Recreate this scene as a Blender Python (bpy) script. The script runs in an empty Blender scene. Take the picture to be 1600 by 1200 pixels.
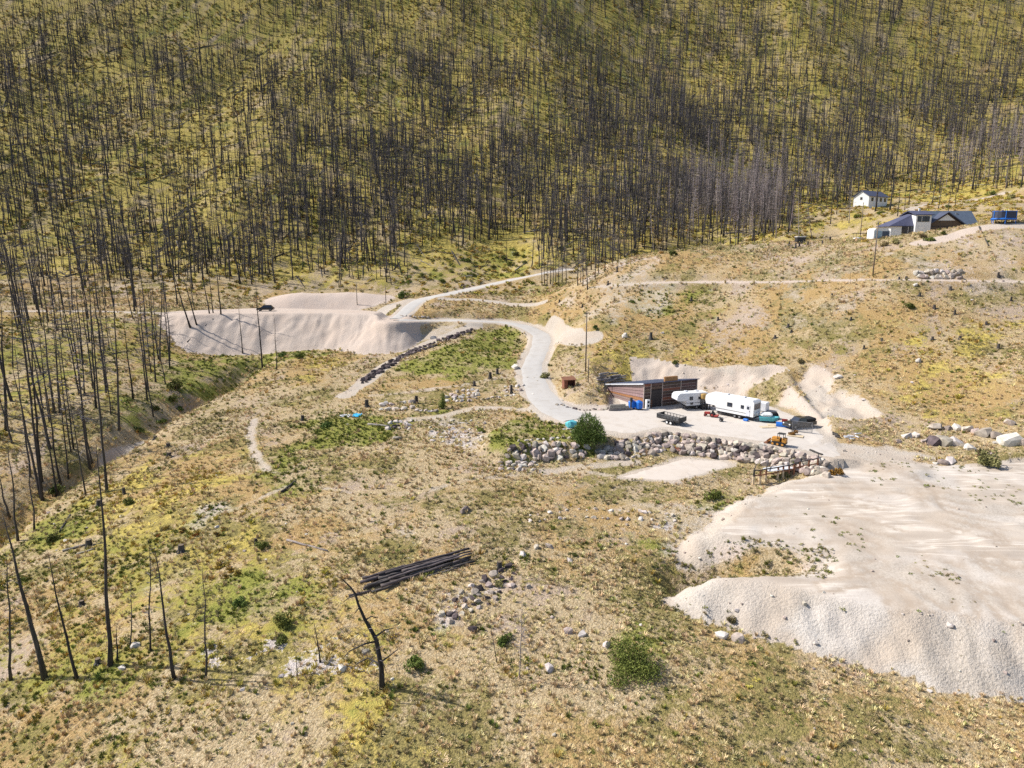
import bpy, bmesh, math, random
import numpy as np
from mathutils import Vector, Matrix, Euler

# ---------------------------------------------------------------- camera, world, sun, exposure
scene = bpy.context.scene
C = scene.collection
PITCH = math.radians(11.5)
FPX = 1067.0
cam_data = bpy.data.cameras.new("camera"); cam = bpy.data.objects.new("camera", cam_data); C.objects.link(cam)
cam_data.sensor_width = 36.0; cam_data.lens = 24.0; cam_data.clip_start = 0.5; cam_data.clip_end = 4000
cam.location = (0, 0, 0); cam.rotation_euler = (math.pi / 2 - PITCH, 0, 0)
scene.camera = cam
SUN_EL = math.radians(46); SUN_VEC = (-0.975, 0.22)       # ground direction towards the sun
SUN_AZ = math.atan2(SUN_VEC[0], SUN_VEC[1])               # from +Y, clockwise
world = bpy.data.worlds.new("World"); scene.world = world; world.use_nodes = True
_wn = world.node_tree; _bg = _wn.nodes["Background"]
_sky = _wn.nodes.new("ShaderNodeTexSky"); _sky.sky_type = 'NISHITA'; _sky.sun_disc = False
_sky.sun_elevation = SUN_EL; _sky.sun_rotation = SUN_AZ; _sky.altitude = 600; _sky.dust_density = 2.5
_wn.links.new(_sky.outputs[0], _bg.inputs[0]); _bg.inputs[1].default_value = 0.13
sun_data = bpy.data.lights.new("sun", 'SUN'); sun = bpy.data.objects.new("sun", sun_data); C.objects.link(sun)
sun_data.energy = 4.8; sun_data.angle = math.radians(0.53); sun_data.color = (1.0, 0.955, 0.88)
_sd = Vector((SUN_VEC[0] * math.cos(SUN_EL), SUN_VEC[1] * math.cos(SUN_EL), math.sin(SUN_EL)))
sun.rotation_euler = _sd.to_track_quat('Z', 'Y').to_euler()
scene.view_settings.view_transform = 'Standard'; scene.view_settings.look = 'None'
scene.view_settings.gamma = 1.0; scene.view_settings.exposure = 0.38
scene.render.film_transparent = False
scene.cycles.max_bounces = 4; scene.cycles.diffuse_bounces = 2; scene.cycles.glossy_bounces = 2
scene.cycles.transparent_max_bounces = 4; scene.cycles.use_adaptive_sampling = False
scene.cycles.use_denoising = False

# ---------------------------------------------------------------- numeric helpers
cp, sp_ = math.cos(PITCH), math.sin(PITCH)
def ray(px, py):
    u = (px - 800.0) / FPX; v = (600.0 - py) / FPX
    return np.array([u, cp + v * sp_, v * cp - sp_])
def PY(px, py, Y):
    d = ray(px, py); return d * (Y / d[1])
def PZ(px, py, Z):
    d = ray(px, py); return d * (Z / d[2])
def PP(px, py, a, b):                       # on the plane Z = a + b*Y
    d = ray(px, py); return d * (a / (d[2] - b * d[1]))
def project(x, y, z):
    w = y * cp - z * sp_; v = y * sp_ + z * cp
    w = np.maximum(w, 1e-3)
    return 800 + FPX * x / w, 600 - FPX * v / w, w
def _h(ix, iy, s):
    n = (ix.astype(np.int64) * 374761393 + iy.astype(np.int64) * 668265263 + s * 1442695041) & 0xffffffff
    n = ((n ^ (n >> 13)) * 1274126177) & 0xffffffff
    return ((n ^ (n >> 16)) & 0xffff) / 65535.0
def vnoise(x, y, s=0):
    x = np.asarray(x, float); y = np.asarray(y, float)
    ix = np.floor(x); iy = np.floor(y); fx = x - ix; fy = y - iy
    fx = fx * fx * (3 - 2 * fx); fy = fy * fy * (3 - 2 * fy)
    a = _h(ix, iy, s); b = _h(ix + 1, iy, s); c = _h(ix, iy + 1, s); d = _h(ix + 1, iy + 1, s)
    return (a + (b - a) * fx) * (1 - fy) + (c + (d - c) * fx) * fy
def fbm(x, y, s=0, o=4):
    t = 0; a = 0.5; n = 0
    for k in range(o):
        t = t + a * vnoise(x * 2 ** k + 17.3 * k, y * 2 ** k - 9.1 * k, s + k); n += a; a *= 0.5
    return t / n
def sdist(poly, x, y):                      # signed distance to a polygon, inside positive
    p = np.asarray(poly)[:, :2]; d2 = np.full(x.shape, 1e12); ins = np.zeros(x.shape, bool)
    for i in range(len(p)):
        ax, ay = p[i]; bx, by = p[(i + 1) % len(p)]
        ex, ey = bx - ax, by - ay; L = ex * ex + ey * ey + 1e-9
        t = np.clip(((x - ax) * ex + (y - ay) * ey) / L, 0, 1)
        d2 = np.minimum(d2, (x - ax - t * ex) ** 2 + (y - ay - t * ey) ** 2)
        if abs(ey) > 1e-9:
            ins ^= ((ay > y) != (by > y)) & (x < ex * (y - ay) / ey + ax)
    d = np.sqrt(d2); return np.where(ins, d, -d)
def smooth(e0, e1, x):
    t = np.clip((x - e0) / (e1 - e0), 0, 1); return t * t * (3 - 2 * t)
def polyline(pts, step=1.0):                # smooth resampled curve through 2D or 3D points
    P = [np.asarray(p, float) for p in pts]; P = [2 * P[0] - P[1]] + P + [2 * P[-1] - P[-2]]; out = []
    for i in range(1, len(P) - 2):
        n = max(2, int(np.linalg.norm(P[i + 1] - P[i]) / step))
        for k in range(n):
            t = k / n
            out.append(0.5 * ((2 * P[i]) + (P[i + 1] - P[i - 1]) * t + (2 * P[i - 1] - 5 * P[i] + 4 * P[i + 1] - P[i + 2]) * t * t + (3 * P[i] - P[i - 1] - 3 * P[i + 1] + P[i + 2]) * t ** 3))
    out.append(P[-2]); return np.array(out)
def linedist(line, x, y, val=None):         # distance to a polyline (and value along it), only near its bounds
    D = np.full(x.shape, 1e6); V = np.zeros(x.shape)
    R = 40.0; m = (x > line[:, 0].min() - R) & (x < line[:, 0].max() + R) & (y > line[:, 1].min() - R) & (y < line[:, 1].max() + R)
    xs = x[m]; ys = y[m]; d = np.full(xs.shape, 1e6); v = np.zeros(xs.shape)
    for i in range(len(line) - 1):
        ax, ay = line[i, :2]; bx, by = line[i + 1, :2]; ex, ey = bx - ax, by - ay; L = ex * ex + ey * ey + 1e-9
        t = np.clip(((xs - ax) * ex + (ys - ay) * ey) / L, 0, 1)
        dd = np.hypot(xs - ax - t * ex, ys - ay - t * ey); c = dd < d
        d = np.where(c, dd, d)
        if val is not None: v = np.where(c, val[i] + (val[i + 1] - val[i]) * t, v)
    D[m] = d; V[m] = v
    return D, V

# ---------------------------------------------------------------- terrain
ctrl = []
def cY(*rows):
    for px, py, Y in rows: ctrl.append(PY(px, py, Y))
def cZ(*rows):
    for px, py, Z in rows: ctrl.append(PZ(px, py, Z))
# the near ground and the open shelf
cZ((0, 1200, -42), (300, 1200, -39.5), (700, 1200, -38), (1100, 1200, -38), (1600, 1200, -39.5),
   (0, 1050, -41), (172, 1040, -38.6), (350, 1050, -37.6), (600, 1050, -36.8), (900, 1050, -36.8), (1200, 1050, -37.6), (1600, 1048, -38.4),
   (0, 900, -40), (200, 850, -37), (350, 880, -36.2), (600, 900, -35.2), (900, 900, -35.6), (1060, 930, -36.6), (1050, 850, -35.2),
   (300, 760, -34.6), (450, 780, -33.8), (600, 760, -33.2), (800, 790, -33.6), (960, 800, -34.0), (1100, 780, -33.4),
   (400, 700, -32.8), (500, 690, -32.0), (600, 650, -31.2), (400, 650, -32.2), (300, 650, -32.4), (640, 700, -31.8), (720, 740, -32.4),
   (850, 735, -32.6), (1000, 740, -32.6), (1130, 730, -32.6), (1200, 745, -32.8), (960, 700, -31.8),
   (600, 600, -29.7), (520, 600, -30.0), (740, 620, -29.9), (800, 640, -30.0), (800, 600, -29.0), (690, 600, -29.4),
   (700, 540, -25.4), (620, 560, -27.6), (780, 560, -26.4), (740, 512, -22.9), (800, 505, -22.4), (845, 540, -26.2), (850, 590, -28.8),
   (900, 620, -28.2), (940, 610, -27.0), (890, 560, -25.6), (430, 565, -28.3), (500, 575, -28.9), (640, 540, -26.2))
# gully and the slope behind it
cZ((0, 800, -40), (90, 740, -37.6), (180, 690, -35.2), (260, 640, -33.2), (350, 595, -31.4), (430, 545, -28.5), (0, 690, -35), (60, 660, -33), (150, 620, -30.5), (250, 590, -30.0), (320, 560, -28.6))
cY((0, 600, 143), (100, 560, 158), (0, 500, 189), (100, 500, 187), (220, 510, 182), (50, 487, 199), (200, 487, 199), (300, 487, 200), (100, 440, 236), (300, 440, 236),
   (450, 552, 179), (560, 552, 177), (300, 545, 180), (450, 470, 226), (600, 470, 226), (450, 440, 238), (600, 440, 238), (640, 470, 215), (700, 480, 208), (760, 470, 216),
   (100, 383, 264), (300, 383, 264), (500, 400, 257), (700, 440, 238), (700, 410, 252), (800, 400, 256), (840, 430, 236), (880, 400, 250),
   (100, 250, 325), (400, 250, 328), (700, 250, 332), (900, 250, 338), (100, 150, 382), (400, 150, 388), (700, 150, 394), (900, 150, 404), (0, 250, 318), (-200, 300, 290), (-200, 150, 360), (-150, 500, 170), (-200, 700, 110),
   (400, 320, 293), (700, 330, 290), (100, 320, 292))
# upper hillside draw and the slope right of it
cY((1030, 150, 424), (1090, 205, 380), (1160, 270, 338), (1200, 330, 292), (1250, 150, 416), (1400, 150, 424), (1600, 150, 420), (1300, 250, 356), (1450, 250, 350), (1600, 250, 330), (1800, 150, 400), (1800, 260, 300),
   (1360, 318, 285), (1500, 305, 292), (1600, 300, 270), (1280, 335, 268), (1250, 360, 240), (1330, 375, 208), (1400, 345, 235))
# the spur on the right
cY((895, 448, 206), (880, 488, 190), (862, 470, 205), (950, 412, 211), (1020, 398, 211), (1100, 389, 210), (1180, 382, 212), (1000, 450, 184), (1000, 500, 168), (1000, 560, 150), (930, 500, 170), (930, 560, 151),
   (1100, 450, 178), (1100, 500, 164), (1100, 560, 148), (1200, 450, 170), (1200, 500, 156), (1200, 560, 142), (1250, 400, 186),
   (1400, 560, 131), (1400, 500, 142), (1400, 450, 152), (1400, 405, 166), (1395, 371, 196), (1450, 372, 198), (1500, 358, 176), (1560, 349, 175), (1600, 346, 176), (1700, 345, 176),
   (1600, 440, 149), (1600, 500, 136), (1600, 560, 122), (1600, 620, 110), (1500, 600, 119), (1400, 620, 119), (1750, 560, 115), (1750, 440, 145), (1300, 600, 128))
cZ((1400, 665, -29.4), (1500, 690, -29.9), (1600, 700, -29.6), (1320, 650, -28.2), (1350, 700, -30.4), (1450, 715, -30.8))
# ground that the spur hides, and the edges
for x, y, z in ((20, 226, -12.5), (45, 232, -9), (75, 236, -7), (60, 262, 3), (100, 240, -2), (80, 285, 12), (115, 215, 2.5), (150, 225, 8), (-60, 20, -44), (0, 22, -42), (60, 22, -43), (-120, 60, -46), (120, 50, -36), (120, 75, -28), (-150, 100, -42), (150, 100, -14), (-260, 250, -6), (300, 250, 25), (300, 150, 10), (-260, 150, -30)):
    ctrl.append(np.array([x, y, z], float))
# the ridge top of the hill and the ground beyond
for px, py, Y in ((-300, 70, 410), (0, 62, 428), (200, 55, 436), (420, 58, 440), (650, 52, 446), (880, 55, 456), (1000, 64, 472), (1080, 62, 474), (1250, 55, 466), (1450, 45, 474), (1650, 50, 466), (1900, 50, 450)):
    p = PY(px, py, Y); ctrl.append(p); q = PY(px, -110, Y + 85); ctrl.append(q); ctrl.append(np.array([q[0] * 1.15, Y + 180, q[2] + 10]))
ctrl = np.array(ctrl)
class TPS:
    def __init__(s, P, lam=6.0):
        n = len(P); s.c = P[:, :2] / 100.0; K = s.k(s.c, s.c) + np.eye(n) * lam * 1e-4
        A = np.zeros((n + 3, n + 3)); A[:n, :n] = K; A[:n, n] = 1; A[:n, n + 1:] = s.c; A[n:, :n] = A[:n, n:].T
        s.w = np.linalg.solve(A, np.concatenate([P[:, 2], np.zeros(3)]))
    @staticmethod
    def k(a, b):
        r2 = (a[:, None, 0] - b[None, :, 0]) ** 2 + (a[:, None, 1] - b[None, :, 1]) ** 2
        return 0.5 * r2 * np.log(r2 + 1e-12)
    def __call__(s, x, y):
        q = np.stack([x.ravel() / 100.0, y.ravel() / 100.0], 1); out = np.empty(len(q)); n = len(s.c)
        for i in range(0, len(q), 20000):
            out[i:i + 20000] = s.k(q[i:i + 20000], s.c) @ s.w[:n] + s.w[n] + q[i:i + 20000] @ s.w[n + 1:]
        return out.reshape(x.shape)
def axis(lo, a, b, hi, fine, grow, mx):
    mid = list(np.arange(a, b, fine)); up = []; v = mid[-1]; s = fine
    while v < hi: s = min(s * grow, mx); v += s; up.append(v)
    dn = []; v = a; s = fine
    while v > lo: s = min(s * grow, mx); v -= s; dn.append(v)
    return np.array(dn[::-1] + mid + up)
GX = axis(-420, -95, 118, 480, 0.55, 1.035, 4.5)
GY = axis(16, 42, 215, 640, 0.55, 1.03, 4.5)
XX, YY = np.meshgrid(GX, GY)
ZZ = TPS(ctrl)(XX, YY)
relief = (fbm(XX / 9, YY / 9, 3, 4) - 0.5) * 1.1 + (fbm(XX / 2.2, YY / 2.2, 9, 3) - 0.5) * 0.42
hillw = smooth(215, 260, YY)
ZZ = ZZ + relief * (0.55 + 0.8 * hillw) + hillw * (fbm(XX / 38, YY / 60, 21, 4) - 0.5) * 9
# gully cut
gl = polyline([PZ(*a)[:2] for a in ((-60, 860, -41), (20, 792, -39.6), (90, 742, -37.6), (180, 692, -35.2), (260, 642, -33.2), (340, 600, -31.5), (400, 568, -29.6))], 3)
gd, _ = linedist(gl, XX, YY)
ZZ -= 3.8 * np.exp(-(gd / 3.8) ** 2) * (0.6 + 0.8 * vnoise(XX / 7, YY / 7, 5))
# mound behind the embankment
m = PY(515, 472, 222); ZZ += 4.6 * np.exp(-(np.abs(XX - m[0]) / 19) ** 4 - ((YY - m[1]) / 6.5) ** 2) + (0.0)
# fills and cuts
wob = (fbm(XX / 6, YY / 6, 31, 3) - 0.5)
def fill(poly, zfun, slope, w=1.0, rough=0.0):
    global ZZ
    d = sdist(poly, XX, YY) + wob * w
    top = zfun(XX, YY)
    bank = top - np.maximum(-d, 0) * slope + rough * ((fbm(XX / 1.6, YY / 1.6, 41, 2) - 0.5) * 0.7 + (fbm(XX / 1.5 + wob * 2, YY / 14, 44, 3) - 0.5) * 2.0) * smooth(0, 1.5, -d) * smooth(16, 4, -d)
    on = (d > 0) | (bank > ZZ - 0.05)
    ZZ = np.where(d > 0, top + relief * 0.08, np.maximum(ZZ, bank)); return d, on.astype(float)
def cut(poly, zfun, slope, w=1.0, fil=1.0, rough=0.0):
    global ZZ
    d = sdist(poly, XX, YY) + wob * w; o = np.maximum(-d, 0)
    lo = zfun(XX, YY) - o * fil; hi = zfun(XX, YY) + o * slope + rough * (fbm(XX / 2.0, YY / 2.0, 43, 3) - 0.5) * smooth(0, 1.5, o)
    on = (d <= 0) & (ZZ > hi + 0.1)
    ZZ = np.where(d > 0, zfun(XX, YY), np.clip(ZZ, lo, hi)); return d, on.astype(float)
EMB_Z = -18.8
emb_poly = [PZ(*a, EMB_Z) for a in ((262, 491), (300, 492), (360, 490), (440, 489), (520, 489), (580, 491), (612, 494), (625, 489), (560, 484), (420, 481), (330, 484), (262, 487))]
emb_d, emb_on = fill(emb_poly, lambda x, y: EMB_Z + 0 * x, 0.78, 1.6, 0.75)
YARD_Z = -29.8
yard_poly = [PZ(*a, YARD_Z) for a in ((828, 640), (850, 652), (900, 668), (912, 680), (945, 676), (985, 681), (1045, 672), (1110, 683), (1180, 692), (1245, 704), (1300, 716), (1330, 712), (1292, 672), (1262, 652), (1215, 632), (1150, 618), (1098, 612), (1010, 603), (952, 603), (960, 632), (955, 640), (900, 634), (862, 626), (842, 630))]
yard_d, yard_cut = cut(yard_poly, lambda x, y: YARD_Z + 0 * x, 0.85, 1.3, 0.75, 1.6)
lawn_poly = [PZ(*a, -30.1) for a in ((762, 690), (772, 668), (800, 652), (850, 652), (892, 664), (908, 682), (890, 692), (835, 694), (790, 700))]
lawn_d, lawn_on = fill(lawn_poly, lambda x, y: -30.1 + 0 * x, 0.9, 0.7)
PIT_A, PIT_B = -39.9, 0.0935
pitz = lambda x, y: PIT_A + PIT_B * y
pit_poly = [PP(*a, PIT_A, PIT_B) for a in ((1750, 724), (1600, 722), (1480, 728), (1390, 722), (1300, 736), (1238, 752), (1175, 788), (1122, 828), (1190, 856), (1290, 880), (1200, 890), (1118, 897), (1200, 908), (1290, 932), (1400, 951), (1600, 972), (1800, 1000))]
pit_d, pit_on = fill(pit_poly, lambda x, y: pitz(x, y) + 0.35 * (fbm(x / 14, y / 4, 77, 3) - 0.5) + 0.22 * (fbm(x / 1.5 + y / 6, y / 0.9, 78, 2) - 0.5), 0.62, 1.2, 0.7)
hol_line = polyline([PP(*a, PIT_A, PIT_B)[:2] for a in ((1075, 866), (1130, 868), (1200, 868), (1260, 874), (1320, 886))], 1.5)
hol_d, hol_v = linedist(hol_line, XX, YY, np.linspace(1, 0, len(hol_line)) ** 0.7)
ZZ -= 2.6 * hol_v * np.exp(-(hol_d / 3.0) ** 2)
_ws = YY + 5 * (fbm(XX / 22, YY / 22, 91, 3) - 0.5) * 2 + XX * 0.22
ZZ += smooth(0, 2, pit_d) * (np.abs((_ws / 2.3) % 1 - 0.5) - 0.25) * 0.5 * smooth(0.5, 0.7, fbm(XX / 12, YY / 5, 92, 3)) + smooth(0, 2, pit_d) * 0.3 * (fbm(XX / 3, YY / 2, 93, 4) - 0.5)

def terrain_z(x, y):
    x = np.asarray(x, float); y = np.asarray(y, float)
    i = np.clip(np.searchsorted(GX, x) - 1, 0, len(GX) - 2); j = np.clip(np.searchsorted(GY, y) - 1, 0, len(GY) - 2)
    fx = np.clip((x - GX[i]) / (GX[i + 1] - GX[i]), 0, 1); fy = np.clip((y - GY[j]) / (GY[j + 1] - GY[j]), 0, 1)
    return (ZZ[j, i] * (1 - fx) + ZZ[j, i + 1] * fx) * (1 - fy) + (ZZ[j + 1, i] * (1 - fx) + ZZ[j + 1, i + 1] * fx) * fy
_tt = np.concatenate([np.arange(20, 150, 0.25), np.arange(150, 600, 0.6)])
def hit(px, py):                             # where the ground stands along a sight line
    d = ray(px, py); y = _tt; x = d[0] / d[1] * y; z = d[2] / d[1] * y
    g = z - terrain_z(x, y); k = np.nonzero(g < 0)[0]
    if len(k) == 0: return np.array([x[-1], y[-1], terrain_z(x[-1], y[-1])])
    k = max(k[0], 1); t = g[k - 1] / (g[k - 1] - g[k] + 1e-9); Y = y[k - 1] + (y[k] - y[k - 1]) * t
    X = d[0] / d[1] * Y; return np.array([X, Y, float(terrain_z(X, Y))])
def hits(l): return [hit(*a) for a in l]
# roads: level the ground across them
def grade(line_px, half, shoulder, smoothn=15):
    global ZZ
    l = polyline([p[:2] for p in hits(line_px)], 1.5); z = terrain_z(l[:, 0], l[:, 1])
    k = np.ones(smoothn) / smoothn; z = np.convolve(np.pad(z, smoothn // 2, mode='edge'), k, 'valid')
    d, v = linedist(l, XX, YY, z); w = smooth(half + shoulder, half, d)
    ZZ = ZZ * (1 - w) + v * w; return l
drive_line = grade([(905, 655), (868, 640), (846, 616), (832, 590), (832, 570), (842, 545), (846, 528), (838, 516), (815, 508), (780, 504), (735, 501), (680, 499), (612, 495)], 3.0, 2.5)
far_line = grade([(615, 497), (640, 480), (660, 466), (700, 460), (745, 450), (800, 438), (845, 428), (890, 418)], 2.6, 3)
bench_line = grade([(930, 450), (960, 446), (1000, 443), (1100, 441), (1200, 440), (1300, 438), (1400, 437), (1500, 438), (1600, 440)], 1.8, 2.0, 9)
left_line = grade([(-40, 486), (60, 486), (160, 487), (262, 489)], 2.0, 3)
pit_line = grade([(1225, 684), (1280, 700), (1340, 716), (1400, 730)], 2.6, 2.5)
slab_poly = [hit(*a) for a in ((968, 751), (1068, 712), (1128, 716), (1146, 727), (1052, 757))]
_sz = float(np.mean([p[2] for p in slab_poly])); _sd_ = sdist(slab_poly, XX, YY); _w = smooth(-3, 0, _sd_); ZZ = ZZ * (1 - _w) + _sz * _w
# slumped bare scars in the bank behind the yard
for pts, dep in (([(1236, 580), (1262, 573), (1300, 592), (1330, 612), (1374, 648), (1330, 657), (1285, 652), (1252, 624)], 1.9), ([(1062, 584), (1130, 574), (1225, 577), (1190, 600), (1110, 602)], 1.0)):
    _d = sdist(hits(pts), XX, YY) + wob * 2.5; ZZ -= dep * smooth(-0.3, 1.6, _d) * (0.75 + 0.9 * (fbm(XX / 2.2, YY / 3.0, 55, 3) - 0.5))
# ---------------------------------------------------------------- materials
def new_mat(name):
    m = bpy.data.materials.new(name); m.use_nodes = True
    nt = m.node_tree; b = nt.nodes["Principled BSDF"]; return m, nt, b
def nd(nt, t, **kw):
    n = nt.nodes.new(t)
    for k, v in kw.items():
        if k.startswith('i_'): n.inputs[int(k[2:])].default_value = v
        else: setattr(n, k, v)
    return n
def lk(nt, a, b): nt.links.new(a, b)
def noise(nt, vec, scale, detail=3, rough=0.55, dist=0.0):
    n = nd(nt, 'ShaderNodeTexNoise'); n.inputs['Scale'].default_value = scale; n.inputs['Detail'].default_value = detail
    n.inputs['Roughness'].default_value = rough; n.inputs['Distortion'].default_value = dist; lk(nt, vec, n.inputs['Vector']); return n.outputs['Fac']
def ramp(nt, fac, stops):
    r = nd(nt, 'ShaderNodeValToRGB'); e = r.color_ramp.elements
    e[0].position, e[0].color = stops[0][0], (*stops[0][1], 1); e[1].position, e[1].color = stops[-1][0], (*stops[-1][1], 1)
    for p, c in stops[1:-1]:
        q = e.new(p); q.color = (*c, 1)
    lk(nt, fac, r.inputs[0]); return r.outputs[0]
def mixc(nt, f, a, b, mode='MIX'):
    n = nd(nt, 'ShaderNodeMix', data_type='RGBA', blend_type=mode)
    for s, v in ((0, f), (6, a), (7, b)):
        if hasattr(v, 'is_linked'): lk(nt, v, n.inputs[s])
        else: n.inputs[s].default_value = v if s == 0 else (*v, 1)
    return n.outputs[2]
def math_(nt, op, a, b=None, clamp=False):
    n = nd(nt, 'ShaderNodeMath', operation=op, use_clamp=clamp)
    for i, v in enumerate((a, b)):
        if v is None: continue
        if hasattr(v, 'is_linked'): lk(nt, v, n.inputs[i])
        else: n.inputs[i].default_value = v
    return n.outputs[0]
def sstep(nt, v, e0, e1):
    n = nd(nt, 'ShaderNodeMapRange', interpolation_type='SMOOTHSTEP'); lk(nt, v, n.inputs[0]); n.inputs[1].default_value = e0; n.inputs[2].default_value = e1; return n.outputs[0]
def bump(nt, b, h, strength, dist):
    n = nd(nt, 'ShaderNodeBump'); n.inputs['Strength'].default_value = strength; n.inputs['Distance'].default_value = dist
    lk(nt, h, n.inputs['Height']); lk(nt, n.outputs[0], b.inputs['Normal'])
def simple(name, c0, c1=None, scale=3.0, rough=0.75, metal=0.0, bmp=0.0, rnd=0.0, spec=0.35, stretch=None):
    m, nt, b = new_mat(name); c1 = c1 or tuple(v * 0.72 for v in c0)
    tc = nd(nt, 'ShaderNodeTexCoord'); vec = tc.outputs['Object']
    if stretch:
        mp = nd(nt, 'ShaderNodeMapping'); mp.inputs['Scale'].default_value = stretch; lk(nt, vec, mp.inputs[0]); vec = mp.outputs[0]
    f = noise(nt, vec, scale, 5, 0.65)
    col = ramp(nt, f, [(0.3, c1), (0.68, c0)])
    if rnd:
        oi = nd(nt, 'ShaderNodeObjectInfo'); hs = nd(nt, 'ShaderNodeHueSaturation')
        lk(nt, math_(nt, 'ADD', math_(nt, 'MULTIPLY', oi.outputs['Random'], 2 * rnd), 1 - rnd), hs.inputs['Value'])
        lk(nt, math_(nt, 'ADD', math_(nt, 'MULTIPLY', math_(nt, 'FRACT', math_(nt, 'MULTIPLY', oi.outputs['Random'], 7.31)), 0.06), 0.47), hs.inputs['Hue'])
        lk(nt, col, hs.inputs['Color']); col = hs.outputs[0]
    lk(nt, col, b.inputs['Base Color']); b.inputs['Roughness'].default_value = rough; b.inputs['Metallic'].default_value = metal
    b.inputs['Specular IOR Level'].default_value = spec
    if bmp: bump(nt, b, f, 0.6, bmp)
    return m
M = {}
def ground_material():
    m, nt, b = new_mat('ground_soil_and_grass')
    pos = nd(nt, 'ShaderNodeNewGeometry').outputs['Position']
    a1 = nd(nt, 'ShaderNodeAttribute', attribute_name='mask'); a2 = nd(nt, 'ShaderNodeAttribute', attribute_name='mask2')
    s1 = nd(nt, 'ShaderNodeSeparateColor'); s2 = nd(nt, 'ShaderNodeSeparateColor'); lk(nt, a1.outputs['Color'], s1.inputs[0]); lk(nt, a2.outputs['Color'], s2.inputs[0])
    dirt, green, yellow = s1.outputs; track, pink, rock = s2.outputs
    a3 = nd(nt, 'ShaderNodeAttribute', attribute_name='patches'); s3 = nd(nt, 'ShaderNodeSeparateColor'); lk(nt, a3.outputs['Color'], s3.inputs[0])
    n20, n3, n8 = s3.outputs
    n1 = noise(nt, pos, 1.1, 3, 0.72); n04 = noise(nt, pos, 4.6, 3, 0.75); n01 = n04
    def soft(mk, w3=0.5, w1=0.55, w0=0.35, lo=0.35, hi=0.65):
        t = math_(nt, 'ADD', mk, math_(nt, 'MULTIPLY', math_(nt, 'SUBTRACT', n3, 0.5), w3))
        t = math_(nt, 'ADD', t, math_(nt, 'MULTIPLY', math_(nt, 'SUBTRACT', n1, 0.5), w1))
        t = math_(nt, 'ADD', t, math_(nt, 'MULTIPLY', math_(nt, 'SUBTRACT', n04, 0.5), w0))
        return sstep(nt, t, lo, hi)
    a4 = nd(nt, 'ShaderNodeAttribute', attribute_name='tone'); s4 = nd(nt, 'ShaderNodeSeparateColor'); lk(nt, a4.outputs['Color'], s4.inputs[0]); warmb, olivb, paleb = s4.outputs
    straw = ramp(nt, n04, [(0.25, (0.165, 0.12, 0.068)), (0.42, (0.32, 0.24, 0.135)), (0.56, (0.44, 0.345, 0.21)), (0.75, (0.64, 0.545, 0.38))])
    soil = ramp(nt, n01, [(0.3, (0.27, 0.20, 0.145)), (0.7, (0.48, 0.38, 0.29))])
    warm = ramp(nt, n04, [(0.25, (0.18, 0.113, 0.05)), (0.5, (0.35, 0.235, 0.10)), (0.75, (0.52, 0.375, 0.18))])
    olive = ramp(nt, n04, [(0.25, (0.10, 0.085, 0.03)), (0.5, (0.21, 0.175, 0.065)), (0.75, (0.36, 0.29, 0.12))])
    def tone(mk, k3, k1, lo, hi):
        t = math_(nt, 'ADD', mk, math_(nt, 'ADD', math_(nt, 'MULTIPLY', math_(nt, 'SUBTRACT', n3, 0.5), k3), math_(nt, 'MULTIPLY', math_(nt, 'SUBTRACT', n1, 0.5), k1))); return sstep(nt, t, lo, hi)
    dry = mixc(nt, tone(warmb, 0.8, 1.1, 0.35, 0.75), straw, warm)
    dry = mixc(nt, tone(paleb, 0.9, 1.3, 0.45, 0.75), dry, soil)
    dry = mixc(nt, tone(olivb, 1.0, 1.4, 0.45, 0.80), dry, olive)
    grn = ramp(nt, n04, [(0.25, (0.08, 0.095, 0.018)), (0.5, (0.21, 0.215, 0.045)), (0.78, (0.40, 0.35, 0.11))])
    yel = ramp(nt, n1, [(0.30, (0.145, 0.125, 0.036)), (0.48, (0.385, 0.30, 0.075)), (0.72, (0.58, 0.455, 0.135))])
    prt = ramp(nt, n01, [(0.25, (0.30, 0.26, 0.215)), (0.5, (0.44, 0.385, 0.325)), (0.8, (0.59, 0.53, 0.465))])
    prt = mixc(nt, math_(nt, 'MULTIPLY', sstep(nt, n3, 0.38, 0.68), 0.55), prt, (0.44, 0.36, 0.285))
    prt = mixc(nt, math_(nt, 'MULTIPLY', pink, 0.55), prt, (0.54, 0.425, 0.36))
    # long streaks left by machine tracks
    mp = nd(nt, 'ShaderNodeMapping'); mp.inputs['Rotation'].default_value = (0, 0, math.radians(-14)); mp.inputs['Scale'].default_value = (0.032, 0.36, 0.2); lk(nt, pos, mp.inputs[0])
    st = noise(nt, mp.outputs[0], 1.0, 3, 0.62, 0.7)
    trk = ramp(nt, st, [(0.30, (0.37, 0.31, 0.255)), (0.43, (0.45, 0.385, 0.32)), (0.47, (0.61, 0.545, 0.47)), (0.52, (0.45, 0.38, 0.315)), (0.60, (0.51, 0.445, 0.375)), (0.64, (0.64, 0.58, 0.51)), (0.75, (0.49, 0.42, 0.35))])
    trk = mixc(nt, sstep(nt, n8, 0.40, 0.60), trk, prt)
    prt = mixc(nt, track, prt, trk)
    prt = mixc(nt, math_(nt, 'MULTIPLY', a2.outputs['Alpha'], 0.5), prt, ramp(nt, n04, [(0.3, (0.48, 0.44, 0.40)), (0.7, (0.70, 0.665, 0.625))]))
    prt = mixc(nt, math_(nt, 'MULTIPLY', a1.outputs['Alpha'], sstep(nt, n1, 0.30, 0.55)), prt, (0.37, 0.30, 0.235))
    clod = math_(nt, 'MULTIPLY', sstep(nt, n01, 0.60, 0.70), 0.5); prt = mixc(nt, clod, prt, (0.33, 0.27, 0.215))
    col = mixc(nt, soft(yellow, 1.1, 0.9, 0.5, 0.3, 0.75), dry, yel)
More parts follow.
